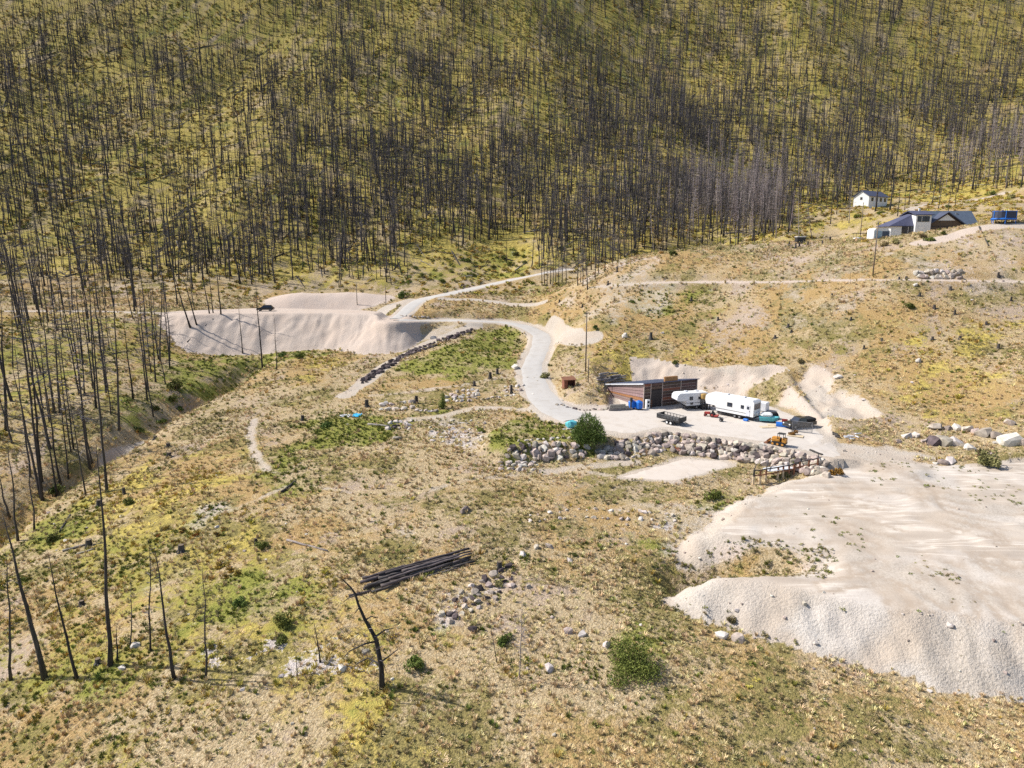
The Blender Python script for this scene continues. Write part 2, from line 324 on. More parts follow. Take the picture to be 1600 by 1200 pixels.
    col = mixc(nt, soft(green, 1.1, 0.8, 0.6, 0.3, 0.75), col, grn)
    col = mixc(nt, soft(dirt, 0.55, 0.6, 0.5, 0.3, 0.7), col, prt)
    rk = ramp(nt, n04, [(0.3, (0.30, 0.25, 0.22)), (0.7, (0.62, 0.56, 0.52))])
    col = mixc(nt, soft(rock, 0.9, 0.9, 0.4, 0.5, 0.62), col, rk)
    col = mixc(nt, math_(nt, 'MULTIPLY', math_(nt, 'SUBTRACT', n20, 0.40), 0.15, True), col, (0.34, 0.24, 0.14))
    lk(nt, col, b.inputs['Base Color']); b.inputs['Roughness'].default_value = 0.95; b.inputs['Specular IOR Level'].default_value = 0.1
    bump(nt, b, noise(nt, pos, 3.4, 2, 0.8), 0.8, 0.32)
    bn = [n for n in nt.nodes if n.bl_idname == 'ShaderNodeBump'][0]
    lk(nt, math_(nt, 'MULTIPLY', math_(nt, 'SUBTRACT', 1.0, math_(nt, 'MULTIPLY', track, 0.82)), math_(nt, 'SUBTRACT', 0.85, math_(nt, 'MULTIPLY', dirt, 0.35))), bn.inputs['Strength'])
    return m
def paved(name, c0, c1, stain, fine=22.0):
    m, nt, b = new_mat(name); pos = nd(nt, 'ShaderNodeNewGeometry').outputs['Position']
    f = noise(nt, pos, fine, 4, 0.7); g = noise(nt, pos, 0.5, 5, 0.6, 0.6)
    col = ramp(nt, f, [(0.25, c1), (0.75, c0)])
    col = mixc(nt, math_(nt, 'MULTIPLY', sstep(nt, g, 0.45, 0.72), 0.55), col, stain)
    lk(nt, col, b.inputs['Base Color']); b.inputs['Roughness'].default_value = 0.9; b.inputs['Specular IOR Level'].default_value = 0.2
    bump(nt, b, f, 0.4, 0.02); return m
M['ground'] = ground_material()
M['drive'] = paved('worn_pale_driveway', (0.50, 0.475, 0.445), (0.385, 0.365, 0.34), (0.36, 0.325, 0.285))
M['yard'] = paved('packed_gravel', (0.60, 0.545, 0.485), (0.43, 0.385, 0.34), (0.42, 0.36, 0.30), 12)
M['slab'] = paved('pale_gravel_slab', (0.60, 0.53, 0.46), (0.47, 0.41, 0.355), (0.46, 0.39, 0.32), 14)

# ---------------------------------------------------------------- tagging helpers
def tag(o, label=None, cat=None, group=None, kind=None):
    if label: o['label'] = label
    if cat: o['category'] = cat
    if group: o['group'] = group
    if kind: o['kind'] = kind
    return o
def mesh_obj(name, verts, faces, mat, parent=None, smooth_=False):
    me = bpy.data.meshes.new(name); me.from_pydata([tuple(v) for v in verts], [], faces); me.update()
    if smooth_: me.polygons.foreach_set('use_smooth', [True] * len(me.polygons))
    if mat: me.materials.append(mat)
    o = bpy.data.objects.new(name, me); C.objects.link(o)
    if parent: o.parent = parent
    return o
def np_mesh(name, V, F, mat):               # F: (n,3) or (n,4) int array
    me = bpy.data.meshes.new(name); n, k = F.shape
    me.vertices.add(len(V)); me.vertices.foreach_set('co', np.ascontiguousarray(V, np.float32).ravel())
    me.loops.add(n * k); me.loops.foreach_set('vertex_index', np.ascontiguousarray(F, np.int32).ravel())
    me.polygons.add(n); me.polygons.foreach_set('loop_start', np.arange(0, n * k, k, dtype=np.int32)); me.polygons.foreach_set('loop_total', np.full(n, k, np.int32))
    me.update(calc_edges=True)
    if mat: me.materials.append(mat)
    return me

# ---------------------------------------------------------------- ground sheet with its cover masks
def rm(px_poly, soft=2.0, w=1.0):            # soft region mask from a polygon on the ground
    d = sdist(hits(px_poly), XX, YY) + wob * 2 * soft * w
    return smooth(-soft, soft, d)
def lm(px_line, half, soft=0.8):
    l = polyline([p[:2] for p in hits(px_line)], 1.5); d, _ = linedist(l, XX, YY); return smooth(half + soft, half - soft * 0.5, d + wob * 1.2)
dirt = np.zeros_like(XX); green = np.zeros_like(XX); yellow = np.zeros_like(XX); track = np.zeros_like(XX); pink = np.zeros_like(XX); rock = np.zeros_like(XX)
mx = np.maximum
dirt = mx(dirt, emb_on * 1.0); pink = mx(pink, emb_on * 0.8)
gm = np.exp(-(np.abs(XX - m[0]) / 21) ** 4 - ((YY - m[1]) / 7.5) ** 2); dirt = mx(dirt, smooth(0.2, 0.5, gm)); pink = mx(pink, smooth(0.2, 0.5, gm))
dirt = mx(dirt, pit_on * 1.0); track = mx(track, smooth(-0.3, 0.8, pit_d))
dirt = mx(dirt, smooth(-1.5, 0.3, yard_d)); dirt = mx(dirt, yard_cut * 0.95 * (YY > 128) * (XX > 26)); dirt = mx(dirt, yard_cut * 0.9 * (XX > 45))
pink = mx(pink, yard_cut * 0.5)
for l, w_, v in ((drive_line, 3.6, 0.85), (far_line, 3.0, 0.9), (bench_line, 2.0, 0.8), (left_line, 2.0, 0.85), (pit_line, 4.2, 1.0)):
    d_, _ = linedist(l, XX, YY); dirt = mx(dirt, v * smooth(w_ + 0.9, w_ - 0.4, d_ + wob))
for pts, w_, v in (([(540, 618), (575, 592), (620, 562), (680, 532), (745, 506)], 1.7, 0.9), ([(398, 655), (390, 672), (394, 695), (402, 715), (418, 735)], 0.8, 0.62), ([(418, 735), (440, 741), (520, 765), (640, 770), (760, 745), (900, 738), (985, 745)], 0.7, 0.45),
                   ([(836, 640), (780, 638), (730, 640), (690, 650), (640, 655)], 1.4, 0.58), ([(856, 518), (880, 522), (900, 530), (925, 528)], 2.6, 0.9), ([(640, 470), (600, 485), (560, 486), (480, 484)], 2.4, 0.95), ([(690, 467), (760, 470), (850, 472)], 1.1, 0.8),
                   ([(960, 800), (1010, 790), (1110, 795)], 1.0, 0.5), ([(850, 738), (920, 728), (990, 722)], 1.2, 0.55),
                   ([(460, 750), (430, 768), (380, 790)], 0.5, 0.5), ([(230, 690), (200, 700), (160, 725)], 0.8, 0.7), ([(580, 618), (640, 612), (730, 600), (800, 585)], 1.0, 0.48), ([(690, 655), (735, 680), (745, 700)], 2.4, 0.46),
                   ([(1570, 300), (1500, 315), (1440, 322), (1400, 330)], 2.5, 0.7), ([(1600, 352), (1530, 356), (1480, 372), (1440, 380)], 2.2, 0.75)):
    dirt = mx(dirt, v * lm(pts, w_))
for pts, v in (([(1260, 690), (1340, 688), (1420, 700), (1480, 720), (1300, 722)], 0.8), ([(1236, 580), (1262, 573), (1300, 592), (1330, 612), (1374, 648), (1330, 657), (1285, 652), (1252, 624)], 1.0), ([(1062, 582), (1130, 573), (1225, 576), (1190, 602), (1110, 603)], 0.9), ([(1220, 375), (1360, 395), (1400, 450), (1320, 520), (1230, 540), (1130, 500), (1060, 430)], 0.34), ([(1380, 395), (1470, 375), (1600, 370), (1600, 470), (1450, 470)], 0.45), ([(215, 935), (240, 905), (300, 880), (290, 905), (250, 940)], 0.55), ([(620, 560), (745, 505), (690, 545)], 0.3), ([(920, 415), (1050, 412), (1060, 470), (950, 520), (900, 500), (880, 470)], 0.46),
               ([(640, 920), (760, 890), (810, 900), (790, 950), (680, 975), (640, 960)], 0.45), ([(1040, 800), (1180, 790), (1180, 850), (1050, 865)], 0.5), ([(630, 500), (720, 503), (700, 530), (640, 548)], 0.55), ([(1250, 700), (1400, 705), (1420, 730), (1290, 735)], 0.7),
               ([(1000, 1010), (1060, 960), (1270, 1010), (1130, 1030)], 0.3), ([(300, 785), (380, 770), (400, 795), (320, 820)], 0.5), ([(560, 800), (660, 808), (640, 830), (560, 830)], 0.5)):
    dirt = mx(dirt, v * rm(pts, 4.0 if v < 0.6 else 2.0, 1.6))
pink = mx(pink, 0.8 * rm([(1200, 370), (1600, 370), (1600, 500), (1420, 480), (1330, 560), (1230, 560), (1100, 480), (950, 420)], 8))
pink = mx(pink, 1.6 * rm([(215, 935), (240, 905), (300, 880), (290, 905), (250, 940)], 1.5))
hv = np.minimum(1, hol_v * 1.6) * smooth(4.6, 2.0, hol_d + wob * 2); dirt *= 1 - 0.85 * hv; track *= 1 - hv; yellow = mx(yellow, 0.2 * hv)
pink = mx(pink, rm([(1120, 868), (1200, 862), (1310, 890), (1200, 896)], 1.0))
for pts, v in (([(622, 590), (600, 580), (745, 512), (800, 507), (826, 520), (822, 550), (815, 580), (720, 592)], 0.72), ([(438, 668), (520, 648), (640, 655), (640, 680), (560, 700), (470, 700)], 0.8), ([(600, 652), (700, 640), (690, 655)], 0.5), ([(770, 685), (880, 672), (905, 690), (800, 700)], 0.9), ([(752, 668), (790, 690), (790, 712), (755, 702)], 1.0),
               ([(330, 800), (400, 760), (470, 752), (400, 782)], 0.85), ([(290, 930), (390, 895), (440, 905), (420, 950), (330, 985), (260, 1000)], 0.8), ([(850, 838), (940, 832), (1010, 850), (900, 868), (850, 860)], 0.8), ([(810, 790), (860, 780), (900, 800), (820, 812)], 0.65),
               ([(20, 850), (110, 790), (180, 800), (80, 860), (20, 900)], 0.55), ([(250, 560), (340, 545), (500, 535), (525, 548), (420, 575), (300, 620), (180, 680)], 0.62), ([(180, 950), (260, 930), (250, 1010), (140, 1050)], 0.5), ([(880, 450), (760, 440), (650, 440), (600, 445), (700, 400), (820, 385)], 0.45), ([(400, 720), (520, 712), (540, 730), (440, 738)], 0.5),
               ([(780, 855), (830, 850), (850, 890), (790, 890)], 0.45), ([(-60, 1200), (-60, 840), (150, 800), (300, 860), (420, 900), (330, 1000), (300, 1200)], 0.34), ([(-60, 720), (60, 640), (200, 600), (300, 560), (250, 500), (-60, 490)], 0.36), ([(430, 900), (520, 930), (470, 1040), (400, 1040)], 0.42), ([(620, 980), (680, 1000), (660, 1060), (610, 1060)], 0.5), ([(950, 465), (1060, 440), (1200, 450), (1150, 490), (1000, 500)], 0.45), ([(940, 985), (1040, 990), (1060, 1050), (930, 1050)], 0.5), ([(1190, 735), (1270, 740), (1210, 765), (1100, 785), (1080, 755)], 0.55)):
    green = mx(green, v * rm(pts, 4.5, 1.5))
for pts, v in (([(-60, 1200), (-60, 760), (130, 780), (330, 740), (420, 830), (520, 900), (640, 1000), (620, 1200)], 0.44), ([(1330, 560), (1420, 490), (1600, 500), (1700, 640), (1450, 650), (1380, 640)], 0.46), ([(-60, 740), (200, 600), (380, 560), (480, 540), (260, 500), (-60, 480)], 0.5), ([(860, 540), (1000, 510), (1230, 560), (1060, 575), (930, 590)], 0.42), ([(700, 505), (820, 505), (830, 560), (640, 580)], 0.4),
               ([(330, 700), (220, 720), (100, 790), (30, 880), (200, 860), (320, 760)], 0.6), ([(480, 600), (400, 560), (560, 560), (620, 560)], 0.5), ([(940, 380), (1300, 330), (1600, 320), (1600, 345), (1400, 350), (1200, 385)], 0.4)):
    yellow = mx(yellow, v * rm(pts, 9.0, 1.3))
green = mx(green, 0.62 * smooth(-0.5, 1.0, lawn_d))
hillm = smooth(228, 250, YY - 12 * smooth(40, 120, XX) * 0 + wob * 12) * (1 - rm([(1230, 385), (1290, 330), (1400, 318), (1600, 300), (1750, 290), (1750, 350), (1400, 380)], 8))
yellow = mx(yellow, hillm * (0.42 + 0.5 * fbm(XX / 16, YY / 16, 61, 3)))
green = mx(green, hillm * (0.06 + 0.46 * fbm(XX / 24, YY / 20, 62, 3)))
pink = mx(pink, hillm * 0.4)
spur = rm([(880, 470), (950, 415), (1250, 380), (1400, 395), (1600, 360), (1700, 640), (1380, 640), (1230, 580), (1060, 580), (920, 600), (860, 560)], 8)
nears = rm([(-80, 1200), (-80, 780), (130, 770), (330, 720), (440, 830), (520, 920), (640, 1000), (640, 1200)], 6)
FC = lambda q, w, sd, o=4: np.clip((fbm(XX / q, YY / q, sd, o) - 0.5) * 2.0 + 0.5, 0, 1) * w
tw = 0.10 + FC(11, 0.72, 83) + 0.30 * spur + 0.05 * nears
to = 0.06 + FC(8, 0.72, 84) + 0.22 * nears + 0.06 * spur * fbm(XX / 25, YY / 25, 86, 2)
tp = -0.04 + FC(7, 0.76, 85) + 0.12 * rm([(1200, 370), (1600, 370), (1600, 500), (1420, 480), (1330, 560), (1230, 560), (1100, 480), (950, 420)], 8)
for pts, v in (([(690, 930), (760, 900), (810, 890), (800, 930), (700, 970)], 0.62), ([(830, 820), (1000, 800), (1060, 830), (900, 835)], 0.45), ([(670, 665), (740, 655), (760, 690), (700, 700), (640, 690)], 0.5), ([(1080, 590), (1230, 570), (1240, 590), (1100, 600)], 0.5), ([(330, 1000), (560, 990), (620, 1050), (300, 1080)], 0.42)):
    rock = mx(rock, v * rm(pts, 2.0))
rock = mx(rock, hillm * 0.22)
tongue = rm([(1160, 612), (1200, 592), (1245, 572), (1262, 572), (1228, 612), (1200, 640), (1170, 630)], 1.2); toe = lm([(1100, 612), (1160, 622), (1215, 636), (1270, 660)], 0.8); dirt *= 1 - 0.75 * mx(tongue, 0.8 * toe)
nb = sdist(slab_poly, XX, YY); dirt = mx(dirt, smooth(-2.0, 0.5, nb + wob * 2))
green *= (1 - smooth(0.5, 0.9, dirt)); yellow *= (1 - smooth(0.5, 0.9, dirt)); rock *= (1 - smooth(0.6, 0.9, dirt) * 0.9)
rut = np.zeros_like(XX); chalk = rm([(1275, 945), (1310, 922), (1375, 935), (1385, 985), (1330, 1020), (1250, 1010)], 1.2) + 0.7 * rm([(1060, 930), (1120, 900), (1200, 905), (1180, 960), (1100, 975)], 1.5) * vnoise(XX / 3, YY / 3, 8); chalk = np.clip(chalk + 0.6 * smooth(0.58, 0.7, fbm(XX / 5, YY / 3, 118, 3)) * pit_on, 0, 1)
RT = [[(1190, 790), (1300, 780), (1420, 800), (1560, 840)], [(1180, 800), (1320, 800), (1440, 830), (1600, 850)], [(1240, 760), (1380, 760), (1500, 790), (1620, 800)], [(1160, 812), (1260, 812), (1340, 840), (1430, 900)], [(1200, 830), (1300, 820), (1420, 850), (1600, 880)], [(1270, 862), (1340, 850), (1440, 862), (1600, 905)], [(1300, 900), (1400, 880), (1480, 900), (1600, 935)], [(1290, 915), (1360, 905), (1420, 925), (1460, 950)], [(1480, 850), (1520, 880), (1540, 920), (1580, 965)], [(1420, 860), (1450, 890), (1500, 920), (1510, 955)], [(1310, 730), (1400, 745), (1500, 770), (1620, 770)], [(1380, 725), (1440, 760), (1470, 800), (1600, 830)], [(1230, 690), (1290, 706), (1350, 722), (1400, 735)], [(1340, 890), (1380, 912), (1400, 935), (1405, 948)], [(1550, 870), (1570, 900), (1600, 925), (1630, 940)]]
for pts in RT:
    l = polyline([p[:2] for p in hits(pts)], 1.5); d_, _ = linedist(l, XX, YY); rut = mx(rut, 0.9 * smooth(0.55, 0.2, np.abs(d_ - 0.95)) * smooth(0.3, 0.55, fbm(XX / 4, YY / 4, 119, 2)))
rut *= smooth(-2, 0.5, mx(pit_d, 0.5 - linedist(pit_line, XX, YY)[0] / 4)); ZZ -= 0.09 * rut
ny, nx = XX.shape
idx = np.arange(nx * ny).reshape(ny, nx)
F = np.stack([idx[:-1, :-1], idx[:-1, 1:], idx[1:, 1:], idx[1:, :-1]], -1).reshape(-1, 4)
me = np_mesh('ground', np.stack([XX, YY, ZZ], -1).reshape(-1, 3), F, M['ground'])
for nm, (r_, g_, b_) in (('mask', (dirt, green, yellow)), ('mask2', (track, pink, rock)), ('tone', (tw, to, tp)), ('patches', (fbm(XX / 20, YY / 20, 81, 4), fbm(XX / 3.2, YY / 3.2, 82, 4), fbm(XX / 8, YY / 8, 83, 4)))):
    at = me.attributes.new(nm, 'FLOAT_COLOR', 'POINT'); at.data.foreach_set('color', np.stack([r_, g_, b_, {'mask': rut, 'mask2': chalk}.get(nm, np.ones_like(r_))], -1).astype(np.float32).ravel())
me.polygons.foreach_set('use_smooth', np.ones(len(F), bool))
ground = bpy.data.objects.new('ground', me); C.objects.link(ground); tag(ground, kind='structure')
def gsample(A, x, y):
    i = np.clip(np.searchsorted(GX, x) - 1, 0, nx - 2); j = np.clip(np.searchsorted(GY, y) - 1, 0, ny - 2); return A[j, i]

def drape(name, poly, step, mat, lift=0.07, wobble=0.3):          # a sheet laid on the ground inside a polygon
    p = np.asarray(poly)[:, :2]; cl = polyline(np.vstack([p, p[:1]]), 1.2)[:-1] if len(p) < 60 else p
    bm = bmesh.new()
    r = random.Random(5)
    vs = [bm.verts.new((q[0] + r.uniform(-wobble, wobble), q[1] + r.uniform(-wobble, wobble), 0)) for q in cl]
    bm.faces.new(vs); bm.normal_update()
    x0, y0 = cl.min(0); x1, y1 = cl.max(0)
    for a in np.arange(x0 + step, x1, step):
        bmesh.ops.bisect_plane(bm, geom=bm.verts[:] + bm.edges[:] + bm.faces[:], plane_co=(a, 0, 0), plane_no=(1, 0, 0))
    for a in np.arange(y0 + step, y1, step):
        bmesh.ops.bisect_plane(bm, geom=bm.verts[:] + bm.edges[:] + bm.faces[:], plane_co=(0, a, 0), plane_no=(0, 1, 0))
    bmesh.ops.triangulate(bm, faces=bm.faces[:])
    for v in bm.verts: v.co.z = float(terrain_z(v.co.x, v.co.y)) + (-0.01 if v.is_boundary else lift)
    me = bpy.data.meshes.new(name); bm.to_mesh(me); bm.free(); me.materials.append(mat)
    o = bpy.data.objects.new(name, me); C.objects.link(o); return tag(o, kind='structure')
def strip(name, line, half, mat, lift=0.1, n=6, seed=1):
    l = polyline(line[::3], 0.8); t = np.gradient(l, axis=0); t /= np.linalg.norm(t, axis=1)[:, None] + 1e-9; nn = np.stack([-t[:, 1], t[:, 0]], 1)
    hw = half if hasattr(half, '__len__') else np.full(len(l), half)
    hw = np.interp(np.linspace(0, 1, len(l)), np.linspace(0, 1, len(hw)), hw)
    hw = hw + (vnoise(np.arange(len(l)) / 2.5, np.zeros(len(l)), seed) - 0.5) * 0.35
    V = []
    for k in range(n + 1):
        q = l + nn * (hw * (2 * k / n - 1))[:, None]; V.append(np.column_stack([q, terrain_z(q[:, 0], q[:, 1]) + lift - (lift + 0.04 if k in (0, n) else 0)]))
    V = np.stack(V, 1).reshape(-1, 3); i = np.arange(len(l) * (n + 1)).reshape(len(l), n + 1)
    F = np.stack([i[:-1, :-1], i[1:, :-1], i[1:, 1:], i[:-1, 1:]], -1).reshape(-1, 4)
    me = np_mesh(name, V, F, mat); me.polygons.foreach_set('use_smooth', np.ones(len(F), bool)); o = bpy.data.objects.new(name, me); C.objects.link(o); return tag(o, kind='structure')
strip('driveway', drive_line, [4.2, 3.4, 2.9, 2.6, 2.5, 2.5, 2.6, 2.6, 2.3, 1.8, 1.5, 1.5], M['drive'])
strip('road', far_line, [1.6, 2.2, 2.6, 2.4, 2.2, 2.2], M['drive'], 0.12)
yp = [PZ(*a, YARD_Z) for a in ((872, 650), (905, 664), (915, 674), (945, 672), (985, 677), (1045, 668), (1110, 679), (1180, 688), (1245, 699), (1300, 710), (1318, 705), (1286, 678), (1258, 660), (1212, 638), (1150, 625), (1102, 619), (1010, 612), (962, 612), (966, 632), (956, 640), (915, 641), (880, 634))]
drape('gravel_yard', yp, 2.0, M['yard'], 0.05)
_c = np.array(slab_poly)[:, :2]; _e = np.vstack([_c[i] + (_c[(i + 1) % 5] - _c[i]) * t for i in range(5) for t in np.linspace(0, 1, 16, endpoint=False)])
drape('gravel_pad', _e, 2.0, M['slab'], 0.06, 0.06)
# ---------------------------------------------------------------- mesh builder
class MB:
    def __init__(s): s.v = []; s.f = []
    def add(s, V, Fs, mtx=None):
        o = len(s.v)
        for p in V: s.v.append(tuple(mtx @ Vector(p)) if mtx is not None else tuple(p))
        for f in Fs: s.f.append(tuple(i + o for i in f))
        return s
    def box(s, c, size, rz=0.0, mtx=None, bev=0.0, taper=1.0):
        x, y, z = (a / 2 for a in size); b = min(bev, x * 0.9, y * 0.9, z * 0.9); V = []; t = taper
        mm = Matrix.Translation(c) @ Matrix.Rotation(rz, 4, 'Z')
        if mtx is not None: mm = mtx @ mm
        if b <= 0:
            V = [(sx * x * (t if sz > 0 else 1), sy * y * (t if sz > 0 else 1), sz * z) for sz in (-1, 1) for sx, sy in ((-1, -1), (1, -1), (1, 1), (-1, 1))]
            return s.add(V, [(3, 2, 1, 0), (4, 5, 6, 7), (0, 1, 5, 4), (1, 2, 6, 5), (2, 3, 7, 6), (3, 0, 4, 7)], mm)
        rings = []
        for zz, ins in ((-z, b), (-z + b, 0), (z - b, 0), (z, b)):
            X, Y = x - ins, y - ins; k = b if ins == 0 else 0.0
            k = b
            rings.append([(-X + k, -Y, zz), (X - k, -Y, zz), (X, -Y + k, zz), (X, Y - k, zz), (X - k, Y, zz), (-X + k, Y, zz), (-X, Y - k, zz), (-X, -Y + k, zz)])
        V = sum(rings, []); Fs = [tuple(range(7, -1, -1)), tuple(range(24, 32))]
        for r in range(3):
            for i in range(8): j = (i + 1) % 8; Fs.append((r * 8 + i, r * 8 + j, r * 8 + 8 + j, r * 8 + 8 + i))
        return s.add(V, Fs, mm)
    def prism(s, outline, y0, y1, mtx=None):           # outline in x,z, counter-clockwise, extruded along y
        n = len(outline); V = [(x, y0, z) for x, z in outline] + [(x, y1, z) for x, z in outline]
        Fs = [tuple(range(n)), tuple(range(2 * n - 1, n - 1, -1))] + [(i, i + n, (i + 1) % n + n, (i + 1) % n) for i in range(n)]
        return s.add(V, Fs, mtx)
    def tube(s, pts, radii, n=6, caps=True, mtx=None):
        P = [Vector(p) for p in pts]; V = []; Fs = []
        for i, p in enumerate(P):
            d = (P[min(i + 1, len(P) - 1)] - P[max(i - 1, 0)]).normalized(); a = d.orthogonal().normalized()
            if abs(d.z) > 0.5: a = Vector((1, 0, 0)); a = (a - d * a.dot(d)).normalized()
            b = d.cross(a)
            for k in range(n): t = 2 * math.pi * k / n; V.append(p + (a * math.cos(t) + b * math.sin(t)) * radii[i])
        for i in range(len(P) - 1):
            for k in range(n): j = (k + 1) % n; Fs.append((i * n + k, i * n + j, (i + 1) * n + j, (i + 1) * n + k))
        if caps: Fs.append(tuple(range(n - 1, -1, -1))); Fs.append(tuple(range((len(P) - 1) * n, len(P) * n)))
        return s.add(V, Fs, mtx)
    def cyl(s, p0, p1, r, n=12, mtx=None): return s.tube([p0, p1], [r, r], n, True, mtx)
    def mesh(s, name, mat, smooth_=False):
        me = bpy.data.meshes.new(name); me.from_pydata(s.v, [], s.f); me.update()
        if mat: me.materials.append(mat)
        if smooth_: me.polygons.foreach_set('use_smooth', [True] * len(me.polygons))
        return me
    def build(s, name, mat, parent=None, smooth_=False):
        o = bpy.data.objects.new(name, s.mesh(name, mat, smooth_)); C.objects.link(o)
        if parent: o.parent = parent
        return o
def inst(name, me, parent=None, loc=(0, 0, 0), rot=(0, 0, 0), scl=(1, 1, 1)):
    o = bpy.data.objects.new(name, me); C.objects.link(o); o.location = loc; o.rotation_euler = rot; o.scale = scl
    if parent: o.parent = parent
    return o
def thing(name, label, cat, loc=(0, 0, 0), rz=0.0, group=None):
    o = bpy.data.objects.new(name, None); C.objects.link(o); o.empty_display_size = 0.2; o.location = loc; o.rotation_euler = (0, 0, rz)
    return tag(o, label, cat, group, 'thing')

# ---------------------------------------------------------------- plants and stone materials
M['char'] = simple('charred_bark', (0.095, 0.084, 0.078), (0.012, 0.011, 0.011), 1.6, 0.9, bmp=0.02, rnd=0.35, stretch=(3, 3, 0.5))
M['twig'] = simple('scorched_twigs', (0.19, 0.168, 0.18), (0.075, 0.066, 0.072), 0.7, 0.9, rnd=0.35)
M['palewood'] = simple('bleached_dead_wood', (0.36, 0.30, 0.28), (0.22, 0.18, 0.17), 1.2, 0.9, rnd=0.25)
M['log'] = simple('weathered_log', (0.36, 0.32, 0.28), (0.17, 0.15, 0.135), 2.0, 0.9, bmp=0.02, rnd=0.3, stretch=(1, 4, 4))
M['straw'] = simple('dry_straw', (0.76, 0.63, 0.38), (0.50, 0.38, 0.18), 0.6, 0.9, rnd=0.30, spec=0.15)
M['weed'] = simple('weed_green', (0.27, 0.275, 0.06), (0.11, 0.135, 0.025), 1.0, 0.85, rnd=0.35, spec=0.2)
M['olive'] = simple('olive_brown_weed', (0.33, 0.285, 0.13), (0.20, 0.17, 0.075), 0.8, 0.9, rnd=0.30, spec=0.15)
M['gold'] = simple('yellow_autumn_brush', (0.57, 0.425, 0.105), (0.33, 0.255, 0.06), 0.8, 0.9, rnd=0.35, spec=0.15)
M['leaf'] = simple('green_leaves', (0.19, 0.215, 0.045), (0.06, 0.085, 0.016), 1.2, 0.8, rnd=0.35, spec=0.25)
M['willow'] = simple('willow_leaves', (0.20, 0.235, 0.065), (0.085, 0.12, 0.022), 1.2, 0.8, rnd=0.1, spec=0.25)
M['rust_leaf'] = simple('rust_red_leaves', (0.42, 0.14, 0.05), (0.24, 0.08, 0.03), 1.2, 0.9, rnd=0.2)
M['rustbrush'] = simple('brown_orange_brush', (0.40, 0.22, 0.045), (0.20, 0.12, 0.03), 0.8, 0.9, rnd=0.3, spec=0.15)
M['stone'] = simple('granite_boulder', (0.50, 0.425, 0.36), (0.26, 0.215, 0.18), 1.8, 0.92, bmp=0.05, rnd=0.35, spec=0.2)
M['stone_pale'] = simple('pale_granite', (0.60, 0.55, 0.50), (0.38, 0.335, 0.295), 1.8, 0.92, bmp=0.05, rnd=0.15, spec=0.2)
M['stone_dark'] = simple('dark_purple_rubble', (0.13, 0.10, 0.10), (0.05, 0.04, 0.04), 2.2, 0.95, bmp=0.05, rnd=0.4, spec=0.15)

# ---------------------------------------------------------------- leafy clumps and tufts (meshes)
def leaf_mesh(name, n, rx, rz, size, mat, seed, hollow=0.35, lobes=6, upward=0.0):
    g = np.random.default_rng(seed)
    lc = g.normal(size=(lobes, 3)); lc /= np.linalg.norm(lc, axis=1)[:, None]; lc[:, 2] = np.abs(lc[:, 2]) * 0.9 + 0.05; lc *= g.uniform(0.25, 0.8, (lobes, 1)); lr = g.uniform(0.2, 0.52, lobes)
    k = g.integers(0, lobes, n); d = g.normal(size=(n, 3)); d /= np.linalg.norm(d, axis=1)[:, None]
    p = lc[k] + d * (lr[k] * g.uniform(hollow, 1.05, n) ** 0.6)[:, None]; p[:, 2] = np.abs(p[:, 2])
    p = p * np.array([rx, rx, rz])
    a = g.normal(size=(n, 3)); a[:, 2] += upward; a /= np.linalg.norm(a, axis=1)[:, None]; b = np.cross(a, g.normal(size=(n, 3))); b /= np.linalg.norm(b, axis=1)[:, None]
    s = (size * g.uniform(0.6, 1.35, n))[:, None]; w = s * (0.45 if upward == 0 else 0.16)
    V = np.stack([p - a * s * 0.5, p + b * w * 0.5, p + a * s * 0.5, p - b * w * 0.5], 1).reshape(-1, 3)
    F = np.arange(4 * n).reshape(n, 4); return np_mesh(name, V, F, mat)
def tuft_mesh(name, n, r, h, w, mat, seed, spread=0.8):
    g = np.random.default_rng(seed); t = g.uniform(0, 2 * np.pi, n); br = r * 0.45 * np.sqrt(g.uniform(0, 1, n)); out = spread * r * g.uniform(0.2, 1, n); hh = h * g.uniform(0.5, 1.1, n)
    base = np.stack([br * np.cos(t), br * np.sin(t), np.full(n, -0.05)], 1); tip = np.stack([(br + out) * np.cos(t), (br + out) * np.sin(t), hh], 1)
    mid = base * 0.45 + tip * 0.55; mid[:, 2] = hh * 0.72
    q = t + np.pi / 2 + g.uniform(-0.6, 0.6, n); sd = np.stack([np.cos(q), np.sin(q), np.zeros(n)], 1) * (w * 0.5)
    V = np.stack([base - sd, base + sd, mid + sd * 0.8, tip, mid - sd * 0.8], 1).reshape(-1, 3); i = np.arange(n) * 5
    F = np.concatenate([np.stack([i, i + 1, i + 2], 1), np.stack([i, i + 2, i + 4], 1), np.stack([i + 4, i + 2, i + 3], 1)]); return np_mesh(name, V, F, mat)

